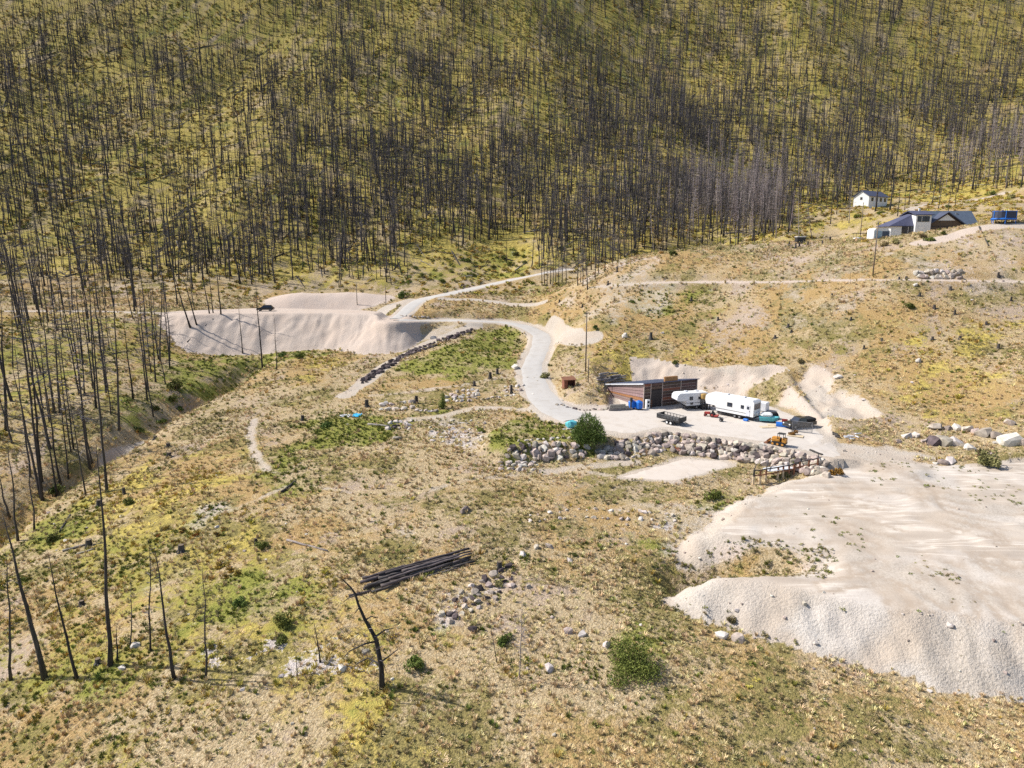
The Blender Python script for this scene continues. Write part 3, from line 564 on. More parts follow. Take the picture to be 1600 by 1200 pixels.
# ---------------------------------------------------------------- scattering of cover as uncounted stuff
def scatter(name, meshes, pos, scl, rotz, pick, label, cat, tilt=None):
    col = bpy.data.collections.new(name + '_kinds')
    for k, me in enumerate(meshes): col.objects.link(bpy.data.objects.new('%s_kind_%02d' % (name, k), me))
    n = len(pos); me = bpy.data.meshes.new(name); me.vertices.add(n); me.vertices.foreach_set('co', np.asarray(pos, np.float32).ravel())
    rot = np.zeros((n, 3), np.float32); rot[:, 2] = rotz
    if tilt is not None: rot[:, :2] = tilt
    s = np.asarray(scl, np.float32); s = np.repeat(s[:, None], 3, 1) if s.ndim == 1 else s
    for nm, ty, key, val in (('spin', 'FLOAT_VECTOR', 'vector', rot), ('size', 'FLOAT_VECTOR', 'vector', s), ('pick', 'INT', 'value', np.asarray(pick, np.int32))):
        a = me.attributes.new(nm, ty, 'POINT'); a.data.foreach_set(key, np.ascontiguousarray(val).ravel())
    o = bpy.data.objects.new(name, me); C.objects.link(o); tag(o, label, cat, kind='stuff')
    ng = bpy.data.node_groups.new(name + '_scatter', 'GeometryNodeTree')
    ng.interface.new_socket('Geometry', in_out='INPUT', socket_type='NodeSocketGeometry'); ng.interface.new_socket('Geometry', in_out='OUTPUT', socket_type='NodeSocketGeometry')
    gi = ng.nodes.new('NodeGroupInput'); go = ng.nodes.new('NodeGroupOutput'); ci = ng.nodes.new('GeometryNodeCollectionInfo'); ci.inputs['Collection'].default_value = col
    ci.inputs['Separate Children'].default_value = True; ci.inputs['Reset Children'].default_value = True
    ip = ng.nodes.new('GeometryNodeInstanceOnPoints'); ip.inputs['Pick Instance'].default_value = True
    def at(nm, ty):
        q = ng.nodes.new('GeometryNodeInputNamedAttribute'); q.data_type = ty; q.inputs['Name'].default_value = nm; return q.outputs['Attribute']
    L = ng.links.new
    L(gi.outputs[0], ip.inputs['Points']); L(ci.outputs[0], ip.inputs['Instance']); L(at('pick', 'INT'), ip.inputs['Instance Index']); L(at('size', 'FLOAT_VECTOR'), ip.inputs['Scale'])
    e2r = ng.nodes.new('FunctionNodeEulerToRotation'); L(at('spin', 'FLOAT_VECTOR'), e2r.inputs[0]); L(e2r.outputs[0], ip.inputs['Rotation']); L(ip.outputs[0], go.inputs[0])
    md = o.modifiers.new('scatter', 'NODES'); md.node_group = ng
    return o
rng = np.random.default_rng(11)
def candidates(y0, y1, dens, xmax=0.80, pad=8):
    A = 0.5 * ((xmax * y1 + pad) + (xmax * y0 + pad)) * 2 * (y1 - y0); n = int(A * dens)
    y = rng.uniform(y0, y1, n * 2); x = rng.uniform(-1, 1, n * 2) * (xmax * y1 + pad); k = np.abs(x) < xmax * y + pad; x, y = x[k], y[k]
    return x, y
# ---------------------------------------------------------------- grass and brush cover
cover = [candidates(34, 78, 4.0), candidates(78, 132, 2.2), candidates(132, 225, 1.0)]
cx = np.concatenate([c[0] for c in cover]); cy = np.concatenate([c[1] for c in cover])
md_, mg_, my_, mr_ = (gsample(A, cx, cy) for A in (dirt, green, yellow, rock))
cn = fbm(cx / 5, cy / 5, 101, 3); cf = vnoise(cx / 1.3, cy / 1.3, 105); u = rng.uniform(0, 1, len(cx))
dd, _ = linedist(drive_line, cx, cy); d2, _ = linedist(far_line, cx, cy)
free = (md_ < 0.5 + 0.25 * (cn - 0.5)) & (dd > 3.6) & (d2 > 3.2) & (sdist(yard_poly, cx, cy) < -0.3) & (sdist(slab_poly, cx, cy) < -0.2)
_hm = gsample(hol_v * smooth(4.4, 2.2, hol_d), cx, cy) > 0.12
free = (free & (sdist(pit_poly, cx, cy) < -1.0)) | _hm
u2 = rng.uniform(0, 1, len(cx)) + (cf - 0.5) * 0.5
is_g = free & (u2 < 0.012 + 0.80 * smooth(0.25, 0.7, mg_ + (cn - 0.5) * 0.9)); rest = free & ~is_g
is_y = rest & (rng.uniform(0, 1, len(cx)) < 0.012 + 0.6 * smooth(0.3, 0.8, my_ + (cn - 0.5) * 1.3)); rest &= ~is_y
is_o = rest & (rng.uniform(0, 1, len(cx)) < 0.006 + 0.5 * smooth(0.52, 0.66, fbm(cx / 8, cy / 8, 84, 4))); rest &= ~is_o
is_o |= _hm & (u < 0.55); is_g |= _hm & (u > 0.86); is_s = rest & ~_hm & (rng.uniform(0, 1, len(cx)) < 0.3 + 0.8 * smooth(0.42, 0.58, cn))
tf = [tuft_mesh('straw_tuft', 26, 0.34, 0.42, 0.05, M['straw'], 1), tuft_mesh('straw_tuft', 18, 0.42, 0.30, 0.06, M['straw'], 2, 1.2), tuft_mesh('straw_tuft', 34, 0.26, 0.55, 0.045, M['straw'], 3)]
ol = [leaf_mesh('weed_clump', 60, 0.42, 0.42, 0.16, M['olive'], 4), leaf_mesh('weed_clump', 44, 0.3, 0.34, 0.14, M['olive'], 5)]
go_ = [leaf_mesh('brush_clump', 56, 0.40, 0.38, 0.15, M['gold'], 6), tuft_mesh('brush_tuft', 30, 0.36, 0.4, 0.06, M['gold'], 7)]
gr_ = [leaf_mesh('weed_green', 56, 0.40, 0.36, 0.15, M['weed'], 8), tuft_mesh('weed_green_tuft', 34, 0.34, 0.4, 0.06, M['weed'], 9)]
def cov(name, meshes, k, s0, s1, label, cat):
    x, y = cx[k], cy[k]; z = terrain_z(x, y); far = np.interp(y, [50, 130, 220], [0.75, 1.0, 1.35]); n = len(x)
    scatter(name, meshes, np.stack([x, y, z - 0.03], 1), np.clip(rng.lognormal(-0.08, 0.36, n), 0.4, 1.7) * 0.5 * (s0 + s1) * far, rng.uniform(0, 6.28, n), rng.integers(0, len(meshes), n), label, cat)
cov('dry_grass', tf, is_s, 0.5, 1.2, 'pale straw-coloured dry grass covering the open slopes', 'grass')
cov('olive_weeds', ol, is_o, 0.5, 1.3, 'low olive brown weeds dotted through the dry grass', 'weeds')
cov('golden_brush', go_, is_y, 0.6, 1.4, 'knee-high yellow autumn brush on the slopes', 'brush')
cov('green_weeds', gr_, is_g, 0.5, 1.2, 'low green weeds and grass on lawns and damp patches', 'weeds')
# sparse dark weeds on the graded gravel
x, y = candidates(55, 104, 0.8); k = (sdist(pit_poly, x, y) > 0.5) & (rng.uniform(0, 1, len(x)) < smooth(0.50, 0.72, fbm(x / 9, y / 6, 131, 3)) * np.where((x > 38), 1.0, 0.08) + 0.008)
ban = (sdist(pit_poly, x, y) < 0) & (sdist(pit_poly, x, y) > -7) & (rng.uniform(0, 1, len(x)) < 0.03) & (y < 90); k |= ban; x, y = x[k], y[k]; n = len(x)
scatter('gravel_weeds', [ol[1], gr_[0]], np.stack([x, y, terrain_z(x, y) - 0.03], 1), rng.uniform(0.35, 1.1, n), rng.uniform(0, 6, n), rng.integers(0, 2, n), 'small dark weeds sprouting on the graded gravel fill', 'weeds')
# brush on the burnt hillside
x, y = candidates(222, 600, 0.26, 0.82); h = gsample(hillm, x, y); dx_, _ = linedist(far_line, x, y)
k = (dx_ > 3.5) & (rng.uniform(0, 1, len(x)) < 0.25 + 0.75 * smooth(0.4, 0.62, fbm(x / 11, y / 11, 141, 3))) & (gsample(dirt, x, y) < 0.5); x, y = x[k], y[k]; n = len(x)
w = gsample(green, x, y) + rng.uniform(-0.35, 0.35, n); pk = np.where(w > 0.52, 0, np.where(rng.uniform(0, 1, n) < 0.82, 1, 2))
hb = [leaf_mesh('hill_brush', 70, 0.75, 0.7, 0.34, M['weed'], 21), leaf_mesh('hill_brush', 70, 0.75, 0.6, 0.34, M['gold'], 22), leaf_mesh('hill_brush', 60, 0.7, 0.55, 0.32, M['olive'], 23)]
scatter('hillside_brush', hb, np.stack([x, y, terrain_z(x, y) - 0.05], 1), rng.uniform(0.6, 1.7, n), rng.uniform(0, 6, n), pk, 'yellow and green brush covering the burnt hillside', 'brush')

# ---------------------------------------------------------------- burnt trees
H0 = 18.0
def tree_meshes(seed, nb, blen, bstart, twigs, r0, lean=0.25, wood=None, twigmat=None, droop=0.0, broken=False, n=7):
    r = random.Random(seed); t = MB(); pts = []; rad = []; x = y = 0
    for i in range(10):
        f = i / 9; x += r.uniform(-lean, lean) * 0.45; y += r.uniform(-lean, lean) * 0.45
        pts.append((x, y, f * H0)); rad.append(r0 * ((1 - f) ** 0.85 * 0.93 + 0.07) * (1.35 if i == 0 else 1))
    if broken: rad = [a * 0.9 + r0 * 0.3 for a in rad]
    pts[0] = (0, 0, -0.6); t.tube(pts, rad, n)
    b = MB()
    def at(z):
        f = min(max(z / H0 * 9, 0), 8.999); i = int(f); q = f - i; return Vector(pts[i]).lerp(Vector(pts[i + 1]), q) if i else Vector((pts[1][0] * q, pts[1][1] * q, z))
    for k in range(nb):
        f = bstart + (1 - bstart) * (k + r.random()) / nb; z = f * H0 * 0.99; p = at(z); a = r.uniform(0, 6.283)
        L = blen * (1.15 - 0.75 * max(0, (f - bstart) / (1 - bstart))) * r.uniform(0.35, 1.15); el = r.uniform(-0.25, 0.45) - droop
        d = Vector((math.cos(a) * math.cos(el), math.sin(a) * math.cos(el), math.sin(el))); q = p + d * L * 0.55; e = p + d * L + Vector((0, 0, r.uniform(-0.1, 0.22) * L))
        rb = 0.030 + 0.012 * L; b.tube([p, q, e], [rb, rb * 0.7, rb * 0.25], 3, False)
        for m_ in range(twigs):
            s = p.lerp(e, r.uniform(0.3, 1.0)); dd_ = (d + Vector((r.uniform(-1, 1), r.uniform(-1, 1), r.uniform(-0.5, 0.9)))).normalized() * L * r.uniform(0.2, 0.5)
            b.tube([s, s + dd_], [0.020, 0.008], 3, False)
    return t.mesh('trunk', wood or M['char'], True), b.mesh('branches', twigmat or M['twig'])
TREES = {
 'snag': [tree_meshes(s, 16, 1.5, 0.35, 1, 0.20) for s in (1, 2, 3)],
 'thin': [tree_meshes(s, 30, 1.3, 0.28, 2, 0.13, 0.3) for s in (4, 5, 6)],
 'twiggy': [tree_meshes(s, 64, 1.9, 0.25, 3, 0.19) for s in (7, 8, 9, 10)],
 'bare': [tree_meshes(s, 7, 0.9, 0.55, 0, 0.17) for s in (11, 12)],
 'broken': [tree_meshes(s, 9, 1.0, 0.3, 1, 0.22, 0.35, broken=True) for s in (16, 17)],
 'pale': [tree_meshes(s, 60, 2.3, 0.30, 4, 0.17, 0.3, M['palewood'], M['palewood']) for s in (13, 14, 15)],
}
near_trees = []; TC = [0]
def put_tree(kind, base, height, label, group=None, lean=(0, 0), girth=1.0, variant=None, spin=None):
    r = random.Random(int(base[0] * 131 + base[1] * 977)); tm, bm_ = TREES[kind][variant if variant is not None else r.randrange(len(TREES[kind]))]
    s = height / H0; d = Vector((lean[0], lean[1], 1)).normalized(); q = d.to_track_quat('Z', 'Y').to_matrix().to_4x4() @ Matrix.Rotation(spin if spin is not None else r.uniform(0, 6.28), 4, 'Z')
    e = thing('burnt_tree', label, 'tree', group=group); e.matrix_world = Matrix.Translation((base[0], base[1], base[2])) @ q
    inst('trunk', tm, e, scl=(s * girth, s * girth, s)); inst('branches', bm_, e, scl=(s, s, s))['kind'] = 'stuff'; TC[0] += 1; near_trees.append((base[0], base[1])); return e
def tree_px(kind, b, t, label, girth=1.0, group=None):
    p = hit(*b); q = PY(t[0], t[1], p[1]); v = q - p; h = float(np.linalg.norm(v))
    return put_tree(kind, p, h, label, group, (v[0] / v[2], v[1] / v[2]), girth * 18 / max(h, 10) if h > 22 else girth)
HT = [  # standing trunks one can pick out: kind, foot, tip, girth, label
 ('snag', (66, 782), (20, 395), 1.15, 'thick black trunk rising past the pale track at far-off left, foot beside the gully'),
 ('thin', (95, 755), (62, 500), 1.3, 'slender charred trunk just behind the thick black trunk at the gully'),
 ('twiggy', (141, 732), (104, 420), 1.1, 'stout charred trunk with many twigs on the near edge of the gully'),
 ('snag', (167, 768), (136, 400), 1.0, 'tall black trunk standing lowest on the near side of the gully'),
 ('snag', (186, 672), (177, 410), 1.1, 'black trunk standing alone where the gully bends, left of the round green shrubs'),
 ('thin', (208, 624), (197, 495), 1.5, 'short black trunk left of the shaded gully bank'),
 ('thin', (233, 617), (222, 500), 1.0, 'very thin charred trunk beside a green shrub in the gully'),
 ('snag', (243, 597), (233, 430), 0.9, 'straight black trunk touching the large round gully shrub'),
 ('thin', (265, 563), (257, 430), 1.2, 'thin black trunk at the lower left corner of the gravel embankment'),
 ('snag', (297, 511), (264, 410), 1.2, 'black trunk leaning left on the gravel embankment slope'),
 ('snag', (307, 507), (277, 405), 1.0, 'second leaning trunk on the embankment, just right of the first'),
 ('bare', (327, 490), (311, 395), 1.1, 'bare black trunk leftmost of three on top of the embankment'),
 ('bare', (333, 489), (322, 400), 1.0, 'bare black trunk in the middle of three on the embankment'),
 ('bare', (345, 491), (336, 385), 1.1, 'bare black trunk rightmost of three on the embankment'),
 ('thin', (379, 552), (374, 465), 1.4, 'thin trunk standing before the embankment face, left of the taller one'),
 ('snag', (410, 577), (398, 430), 1.0, 'tall black trunk rising in front of the parked dark car'),
 ('thin', (432, 578), (427, 488), 1.3, 'slim charred trunk right of the car, foot among green shrubs'),
 ('thin', (47, 745), (24, 520), 1.2, 'crooked charred trunk near the frame edge beyond the gully'),
 ('thin', (107, 748), (80, 440), 1.0, 'tall thin charred trunk between two stout gully trunks'),
 ('thin', (115, 702), (88, 460), 1.1, 'charred trunk leaning left in the middle of the left stand'),
 ('snag', (85, 645), (65, 470), 1.0, 'dark trunk left of a close pair beyond the gully'),
 ('twiggy', (93, 645), (78, 460), 0.9, 'twiggy dark trunk right of a close pair beyond the gully'),
 ('snag', (10, 672), (-2, 470), 1.5, 'very thick black trunk cut by the left frame edge'),
 ('snag', (150, 637), (136, 410), 1.0, 'black trunk behind the stout twiggy gully trunk'),
 ('thin', (163, 548), (150, 430), 1.2, 'slim black trunk below the pale track'),
 ('thin', (145, 725), (121, 555), 1.0, 'thin trunk leaning against the line of the stout twiggy one'),
 ('thin', (53, 829), (38, 690), 1.4, 'charred pole on the near yellow slope, right of the lowest gully trunk'),
 ('thin', (28, 845), (11, 680), 1.5, 'charred pole leftmost on the near yellow slope'),
 ('snag', (15, 808), (-4, 735), 2.2, 'short thick charred stub at the left frame edge'),
 ('bare', (172, 1040), (161, 690), 1.0, 'tall straight black trunk nearest the camera, with a short stub at its foot'),
 ('bare', (184, 1034), (178, 974), 2.4, 'short black stub beside the tall straight trunk nearest the camera'),
 ('snag', (70, 1060), (8, 800), 1.35, 'thick black trunk curving up to the left in the near corner'),
 ('bare', (121, 1062), (67, 862), 1.2, 'bare black pole leaning left in the near corner'),
 ('thin', (17, 1062), (3, 858), 1.4, 'twiggy dark pole at the left edge of the near corner'),
 ('thin', (202, 1011), (203, 893), 1.2, 'short thin pole between the tall trunk and the pink grass'),
 ('thin', (235, 1018), (232, 840), 1.1, 'thin upright pole left of the leaning one by the pink grass'),
 ('snag', (272, 1060), (240, 852), 1.1, 'black trunk leaning left across the pink grass patch'),
 ('thin', (320, 1062), (312, 883), 1.3, 'dark pole with fine side twigs right of the pink grass'),
 ('thin', (341, 1052), (340, 998), 1.0, 'low thin burnt sapling at the near edge, left one'),
 ('thin', (362, 1056), (357, 998), 1.0, 'low thin burnt sapling at the near edge, right one'),
 ('bare', (500, 1035), (491, 964), 1.8, 'short burnt stub left of the crooked dead tree'),
 ('bare', (464, 1056), (462, 1019), 2.4, 'very short black stub at the near edge left of the crooked tree'),
 ('thin', (776, 1035), (764, 944), 0.9, 'thin dead sapling right of the crooked dead tree'),
 ('pale', (811, 1060), (814, 936), 0.8, 'pale twiggy dead sapling near the low middle edge'),
 ('thin', (556, 770), (554, 760), 1.0, None), ('thin', (1329, 443), (1328, 416), 1.2, 'short thin burnt sapling on the dry spur below the lone pole'),
 ('pale', (1212, 372), (1216, 278), 1.0, 'tall pale dead tree at the crest, left of its pale neighbour'),
 ('pale', (1249, 372), (1248, 292), 1.0, 'pale dead tree at the crest above the small dark trailer'),
 ('pale', (1270, 374), (1262, 300), 0.9, 'pale leaning dead tree right of the small dark trailer'),
 ('twiggy', (1070, 388), (1066, 318), 1.1, 'sturdy dead tree with level limbs at the crest of the spur'),
 ('pale', (1022, 392), (1018, 312), 1.0, 'dead tree with pale level limbs at the crest, left of the sturdy one'),
 ('twiggy', (918, 452), (916, 372), 1.2, 'dark twiggy trunk rightmost of the row where the far road ends'),
 ('thin', (1456, 338), (1455, 318), 2.0, None),
]
for kind, b, t, g_, lab in HT:
    if lab: tree_px(kind, b, t, lab, g_)
ORD = ['leftmost', 'second', 'third', 'fourth', 'fifth', 'sixth', 'seventh', 'eighth', 'ninth', 'tenth', 'eleventh', 'twelfth', 'thirteenth', 'fourteenth', 'fifteenth', 'sixteenth', 'seventeenth', 'eighteenth', 'nineteenth', 'twentieth']
def nth(k, n): return 'rightmost' if k == n - 1 and n > 1 else (ORD[k] if k == 0 else ORD[k] + ' from left')
def cluster(kind, pts, h0, h1, lab, grp, g_=1.0):
    for k, b in enumerate(pts):
        p = hit(*b); r = random.Random(b[0] * 7 + b[1]); put_tree(kind, p, r.uniform(h0, h1), lab % nth(k, len(pts)), grp, (r.uniform(-0.03, 0.03), r.uniform(-0.02, 0.02)), g_)
cluster('twiggy', [(847, 446), (851, 442), (855, 449), (860, 444), (864, 450), (868, 443), (873, 447), (878, 441), (884, 446)], 12, 16, 'thin grey dead trunk, %s in the small clump beside the far road', 'clump of dead trees beside the far road')
cluster('twiggy', [(903, 446), (907, 441), (911, 447), (930, 436), (936, 428), (945, 424), (957, 415), (966, 408), (976, 402)], 11, 15, 'dead twiggy trunk, %s in the row along the spur foot', 'dead trees along the foot of the dry spur')
# random burnt stand on the left flat and the whole hillside
cand = []
x, y = candidates(88, 236, 0.05, 0.80); px_, py_, _ = project(x, y, terrain_z(x, y))
k = (px_ < 320 - 0.35 * np.maximum(0, py_ - 450)) & (px_ > -60) & (py_ < 790) & ((py_ < 700) | (px_ < 150)) & (gsample(dirt, x, y) < 0.4) & (rng.uniform(0, 1, len(x)) < 0.19 + 0.08 * smooth(330, 40, px_))
for a in zip(x[k], y[k]): cand.append((a[0], a[1], rng.uniform(15, 25), 0))
x, y = candidates(236, 600, 0.125, 0.84, 10); z = terrain_z(x, y); px_, py_, _ = project(x, y, z)
dens = 0.5 + 0.75 * smooth(0.38, 0.62, fbm(x / 24, y / 24, 151, 3))
dens *= 0.66 + 0.16 * np.exp(-((px_ - 850) / 420) ** 2) + 1.0 * np.exp(-((px_ - 900) / 330) ** 2 - ((py_ - 350) / 45) ** 2)
dens *= np.where((px_ > 640) & (px_ < 840) & (py_ > 405 - 0.2 * (px_ - 640)), 0.02, 1.0)
dens *= np.where((px_ > 1240) & (py_ > 322 - 0.08 * (px_ - 1240)), 0.03, 1.0) * np.where((px_ > 1000) & (py_ > 392), 0.1, 1)
dens *= np.where((px_ < 420) & (py_ < 260), 0.8, 1.0) * np.where(y > 430, 0.75, 1) * np.where((px_ > 430) & (px_ < 660) & (py_ > 425), 0.3, 1)
dens += 0.35 * np.exp(-((px_ - (1030 + (py_ - 150) * 1.05)) / 22) ** 2) * (py_ < 290) * (py_ > 120)
k = (rng.uniform(0, 1, len(x)) < dens * 0.84) & (gsample(dirt, x, y) < 0.4); dfr, _ = linedist(far_line, x, y); k &= dfr > 5
for a in zip(x[k], y[k]): cand.append((a[0], a[1], float(np.clip(rng.normal(14.5, 3.2), 5, 21)), 1))
cand = np.array(cand); cz = terrain_z(cand[:, 0], cand[:, 1]); cpx, cpy, cw = project(cand[:, 0], cand[:, 1], cz)
inview = (cpx > 0) & (cpx < 1600)
size = cand[:, 2] / cw; size = np.where(inview, size, 0); order = np.argsort(-size); NB = 296 - TC[0]
kinds = ['snag', 'thin', 'twiggy', 'bare', 'twiggy', 'snag', 'broken']
mass = []
for rank, i in enumerate(order):
    X, Y, h, zone = cand[i]; base = (X, Y, float(cz[i])); r = random.Random(int(i) * 31 + 5)
    if rank < NB:
        kd = r.choice(kinds); ln = (r.gauss(-0.02 if X < -40 else 0, 0.05), r.gauss(0, 0.04))
        look = {'snag': 'stub-limbed', 'thin': 'slender', 'twiggy': 'densely twigged', 'bare': 'nearly branchless', 'broken': 'blunt-topped'}[kd]
        size_w = 'short' if h < 12.5 else ('tall' if h > 17.5 else 'middling'); lean_w = 'leaning left' if ln[0] < -0.045 else ('leaning right' if ln[0] > 0.045 else 'upright')
        if zone == 0:
            where = 'nearest the gully' if cpy[i] > 610 else ('in the middle of the left stand' if cpy[i] > 530 else 'just below the pale track'); grp = 'burnt stand beyond the gully'
        elif cpx[i] < 420:
            where = 'by the frame edge behind the pale track' if cpx[i] < 170 else 'at the hill foot behind the gravel embankment'; grp = 'burnt trees at the hill foot behind the track'
        elif cpx[i] < 860:
            where = 'at the hill foot above the gravel mound' if cpx[i] < 640 else 'at the hill foot above the far road'; grp = 'burnt trees at the hill foot above the mound'
        else:
            where = 'behind the crest where the far road ends' if cpx[i] < 1000 else ('behind the middle of the spur crest' if cpx[i] < 1140 else 'behind the crest left of the white house'); grp = 'burnt trees behind the dry spur'
        put_tree(kd, base, h, '%s %s charred trunk, %s, %s' % (size_w, look, lean_w, where), grp, ln, r.uniform(0.6, 0.95) if zone == 0 else r.uniform(0.9, 1.45))
    else: mass.append(i)
kset = [('twiggy', 0), ('twiggy', 1), ('twiggy', 2), ('twiggy', 3), ('thin', 0), ('thin', 1), ('thin', 2), ('snag', 0), ('snag', 1), ('bare', 0), ('pale', 0), ('pale', 1), ('broken', 0), ('snag', 2)]
tms = []
for a, b in kset:
    t_, b_ = TREES[a][b]; bm = bmesh.new(); bm.from_mesh(t_); nf = len(bm.faces); bm.from_mesh(b_); bm.faces.ensure_lookup_table()
    for f in bm.faces[nf:]: f.material_index = 1
    me = bpy.data.meshes.new('burnt_tree_kind'); bm.to_mesh(me); bm.free(); me.materials.append(t_.materials[0]); me.materials.append(b_.materials[0]); tms.append(me)
mass = np.array(mass); n = len(mass)
pale = np.exp(-((cpx[mass] - 1160) / 90) ** 2 - ((cpy[mass] - 330) / 60) ** 2) + 0.8 * np.exp(-((cpx[mass] - 1540) / 50) ** 2 - ((cpy[mass] - 265) / 35) ** 2) + 0.25 * np.exp(-((cpx[mass] - 60) / 90) ** 2 - ((cpy[mass] - 200) / 40) ** 2)
pk = np.where(rng.uniform(0, 1, n) < pale * 0.7, rng.integers(10, 12, n), rng.choice([0, 1, 2, 3, 4, 5, 6, 7, 8, 9, 12, 13], n))
hs = cand[mass, 2] / H0; gi_ = rng.uniform(0.8, 1.3, n)
scatter('burnt_forest', tms, np.stack([cand[mass, 0], cand[mass, 1], cz[mass]], 1), np.stack([hs * gi_, hs * gi_, hs], 1), rng.uniform(0, 6.28, n), pk, 'dense mass of burnt standing trunks on the far hillside', 'forest', rng.normal(0, 0.05, (n, 2)))
# deadfall lying on the hillside
r_ = random.Random(3); fl = []
for s in range(3):
    b = MB(); b.tube([(-4.5, 0, 0.12), (-1, r_.uniform(-0.1, 0.1), 0.2), (4.5, 0, 0.15)], [0.2, 0.16, 0.06], 6)
    for k in range(6): a = r_.uniform(-3, 4); b.tube([(a, 0, 0.2), (a + r_.uniform(0.2, 0.8), r_.uniform(-1, 1), r_.uniform(0.3, 1))], [0.04, 0.015], 3, False)
    fl.append(b.mesh('fallen_trunk', M['char'] if s else M['log']))
x, y = candidates(232, 430, 0.006, 0.82); k = (gsample(hillm, x, y) > 0.6) & (gsample(dirt, x, y) < 0.4); x, y = x[k], y[k]; n = len(x); rz_ = rng.uniform(-1.4, 1.4, n); ca, sa = np.cos(rz_), np.sin(rz_)
sl = (terrain_z(x + 3 * ca, y + 3 * sa) - terrain_z(x - 3 * ca, y - 3 * sa)) / 6
scatter('deadfall', fl, np.stack([x, y, terrain_z(x, y) + 0.05], 1), rng.uniform(0.6, 1.3, n), rz_, rng.integers(0, 3, n), 'burnt trunks lying fallen among the hillside brush', 'deadfall', np.stack([0 * sl, -np.arctan(sl)], 1))
print('TREES', TC[0], 'mass', len(mass), 'cover', is_s.sum(), is_o.sum(), is_y.sum(), is_g.sum())
# ---------------------------------------------------------------- stones
def rock_mesh(name, seed, mat, n=22, flat=0.8, sm=False):
    g = np.random.default_rng(seed); p = g.normal(size=(n, 3)); p /= np.linalg.norm(p, axis=1)[:, None]
    p = np.sign(p) * np.abs(p) ** 0.65; p *= g.uniform(0.82, 1.08, (n, 1)); p *= np.array([g.uniform(0.85, 1.2), g.uniform(0.75, 1.0), flat])
    bm = bmesh.new(); vs = [bm.verts.new(q) for q in p]; r = bmesh.ops.convex_hull(bm, input=vs); bmesh.ops.delete(bm, geom=[v for v in bm.verts if not v.link_faces], context='VERTS')
    me = bpy.data.meshes.new(name); bm.to_mesh(me); bm.free(); me.materials.append(mat)
    if sm: me.polygons.foreach_set('use_smooth', [True] * len(me.polygons))
    return me
ROCK = {'mid': [rock_mesh('stone', s, M['stone']) for s in range(5)], 'pale': [rock_mesh('stone', 10 + s, M['stone_pale']) for s in range(4)], 'dark': [rock_mesh('stone', 20 + s, M['stone_dark'], 20) for s in range(4)]}
def stone_at(parent, px, py, r, kind, rr, sink=0.3):
    p = hit(px, py); me = rr.choice(ROCK[kind]); o = inst('stone', me, None, (p[0], p[1], p[2] + r * (0.75 - sink * 2)), (rr.uniform(-0.4, 0.4), rr.uniform(-0.4, 0.4), rr.uniform(0, 6.28)), (r * rr.uniform(0.85, 1.25), r * rr.uniform(0.85, 1.1), r * rr.uniform(0.8, 1.1)))
    if parent is not None:
        o.parent = parent; o.location = Vector(o.location) - Vector(parent.location)
    return o
def wall_area(label, top, bot, step, rad, kinds, seed, cat='wall', name='boulder_wall', rows=None):
    rr = random.Random(seed); tx = [a[0] for a in top]; ty = [a[1] for a in top]; bx = [a[0] for a in bot]; by = [a[1] for a in bot]
    c = hit(0.5 * (tx[0] + tx[-1]), 0.5 * (by[0] + by[-1])); e = thing(name, label, cat, tuple(c)); px = tx[0]
    while px <= tx[-1]:
        y0 = np.interp(px, tx, ty); y1 = np.interp(px, bx, by); n = rows or max(1, int(round((y1 - y0) / (step * 0.72))) + 1)
        for k in range(n):
            f = k / max(1, n - 1) if n > 1 else 0.5
            stone_at(e, px + rr.uniform(-0.4, 0.4) * step, y0 + (y1 - y0) * f + rr.uniform(-1, 1), rr.uniform(*rad), rr.choice(kinds), rr)
        px += step * rr.uniform(0.85, 1.15)
    return e
wall_area('long boulder retaining wall holding up the front of the gravel yard', [(938, 706), (975, 691), (1000, 684), (1045, 677), (1110, 689), (1180, 698), (1245, 710), (1292, 722)], [(938, 716), (985, 717), (1040, 703), (1100, 711), (1180, 722), (1245, 735), (1292, 744)], 8.4, (0.36, 0.82), ['mid', 'mid', 'mid', 'mid', 'mid', 'pale', 'dark'], 1)
wall_area('low boulder wall of pale rounded stones below the small green lawn', [(792, 703), (830, 695), (880, 696), (925, 700)], [(792, 714), (840, 716), (880, 716), (928, 708)], 10.5, (0.38, 0.8), ['mid', 'pale', 'mid', 'mid', 'dark'], 2)
wall_area('single row of small pale stones edging the small green lawn', [(812, 689), (860, 686), (906, 684)], [(812, 690), (860, 687), (906, 685)], 8.5, (0.28, 0.45), ['pale', 'mid'], 3, rows=1, name='stone_edging', cat='stone edging')
wall_area('tumbled rubble stones at the foot of the low boulder wall', [(784, 724), (838, 722)], [(784, 734), (838, 735)], 7.5, (0.28, 0.55), ['mid', 'mid', 'pale'], 4, name='rubble_pile', cat='rubble')
wall_area('row of rounded pale boulders right of the burnt stump, beside the garden', [(596, 634), (620, 632), (648, 630)], [(596, 642), (620, 642), (648, 638)], 9, (0.45, 0.8), ['pale', 'mid'], 5, name='boulder_row', cat='boulders')
wall_area('short row of small pale boulders left of the green sapling', [(650, 641), (690, 643)], [(650, 642), (690, 645)], 6.5, (0.35, 0.55), ['pale', 'mid'], 6, rows=1, name='boulder_row', cat='boulders')
wall_area('curved rockery of pale boulders right of the green sapling', [(700, 622), (716, 613), (735, 610), (750, 612)], [(700, 628), (716, 627), (735, 627), (750, 622)], 7.5, (0.4, 0.75), ['pale', 'pale', 'mid'], 7, name='rockery', cat='boulders')
wall_area('low flat-stone garden wall running to the burnt stump by the driveway', [(754, 623), (780, 620), (805, 616)], [(754, 625), (780, 622), (805, 618)], 5.5, (0.28, 0.42), ['pale', 'mid'], 8, rows=1, name='garden_wall', cat='wall')
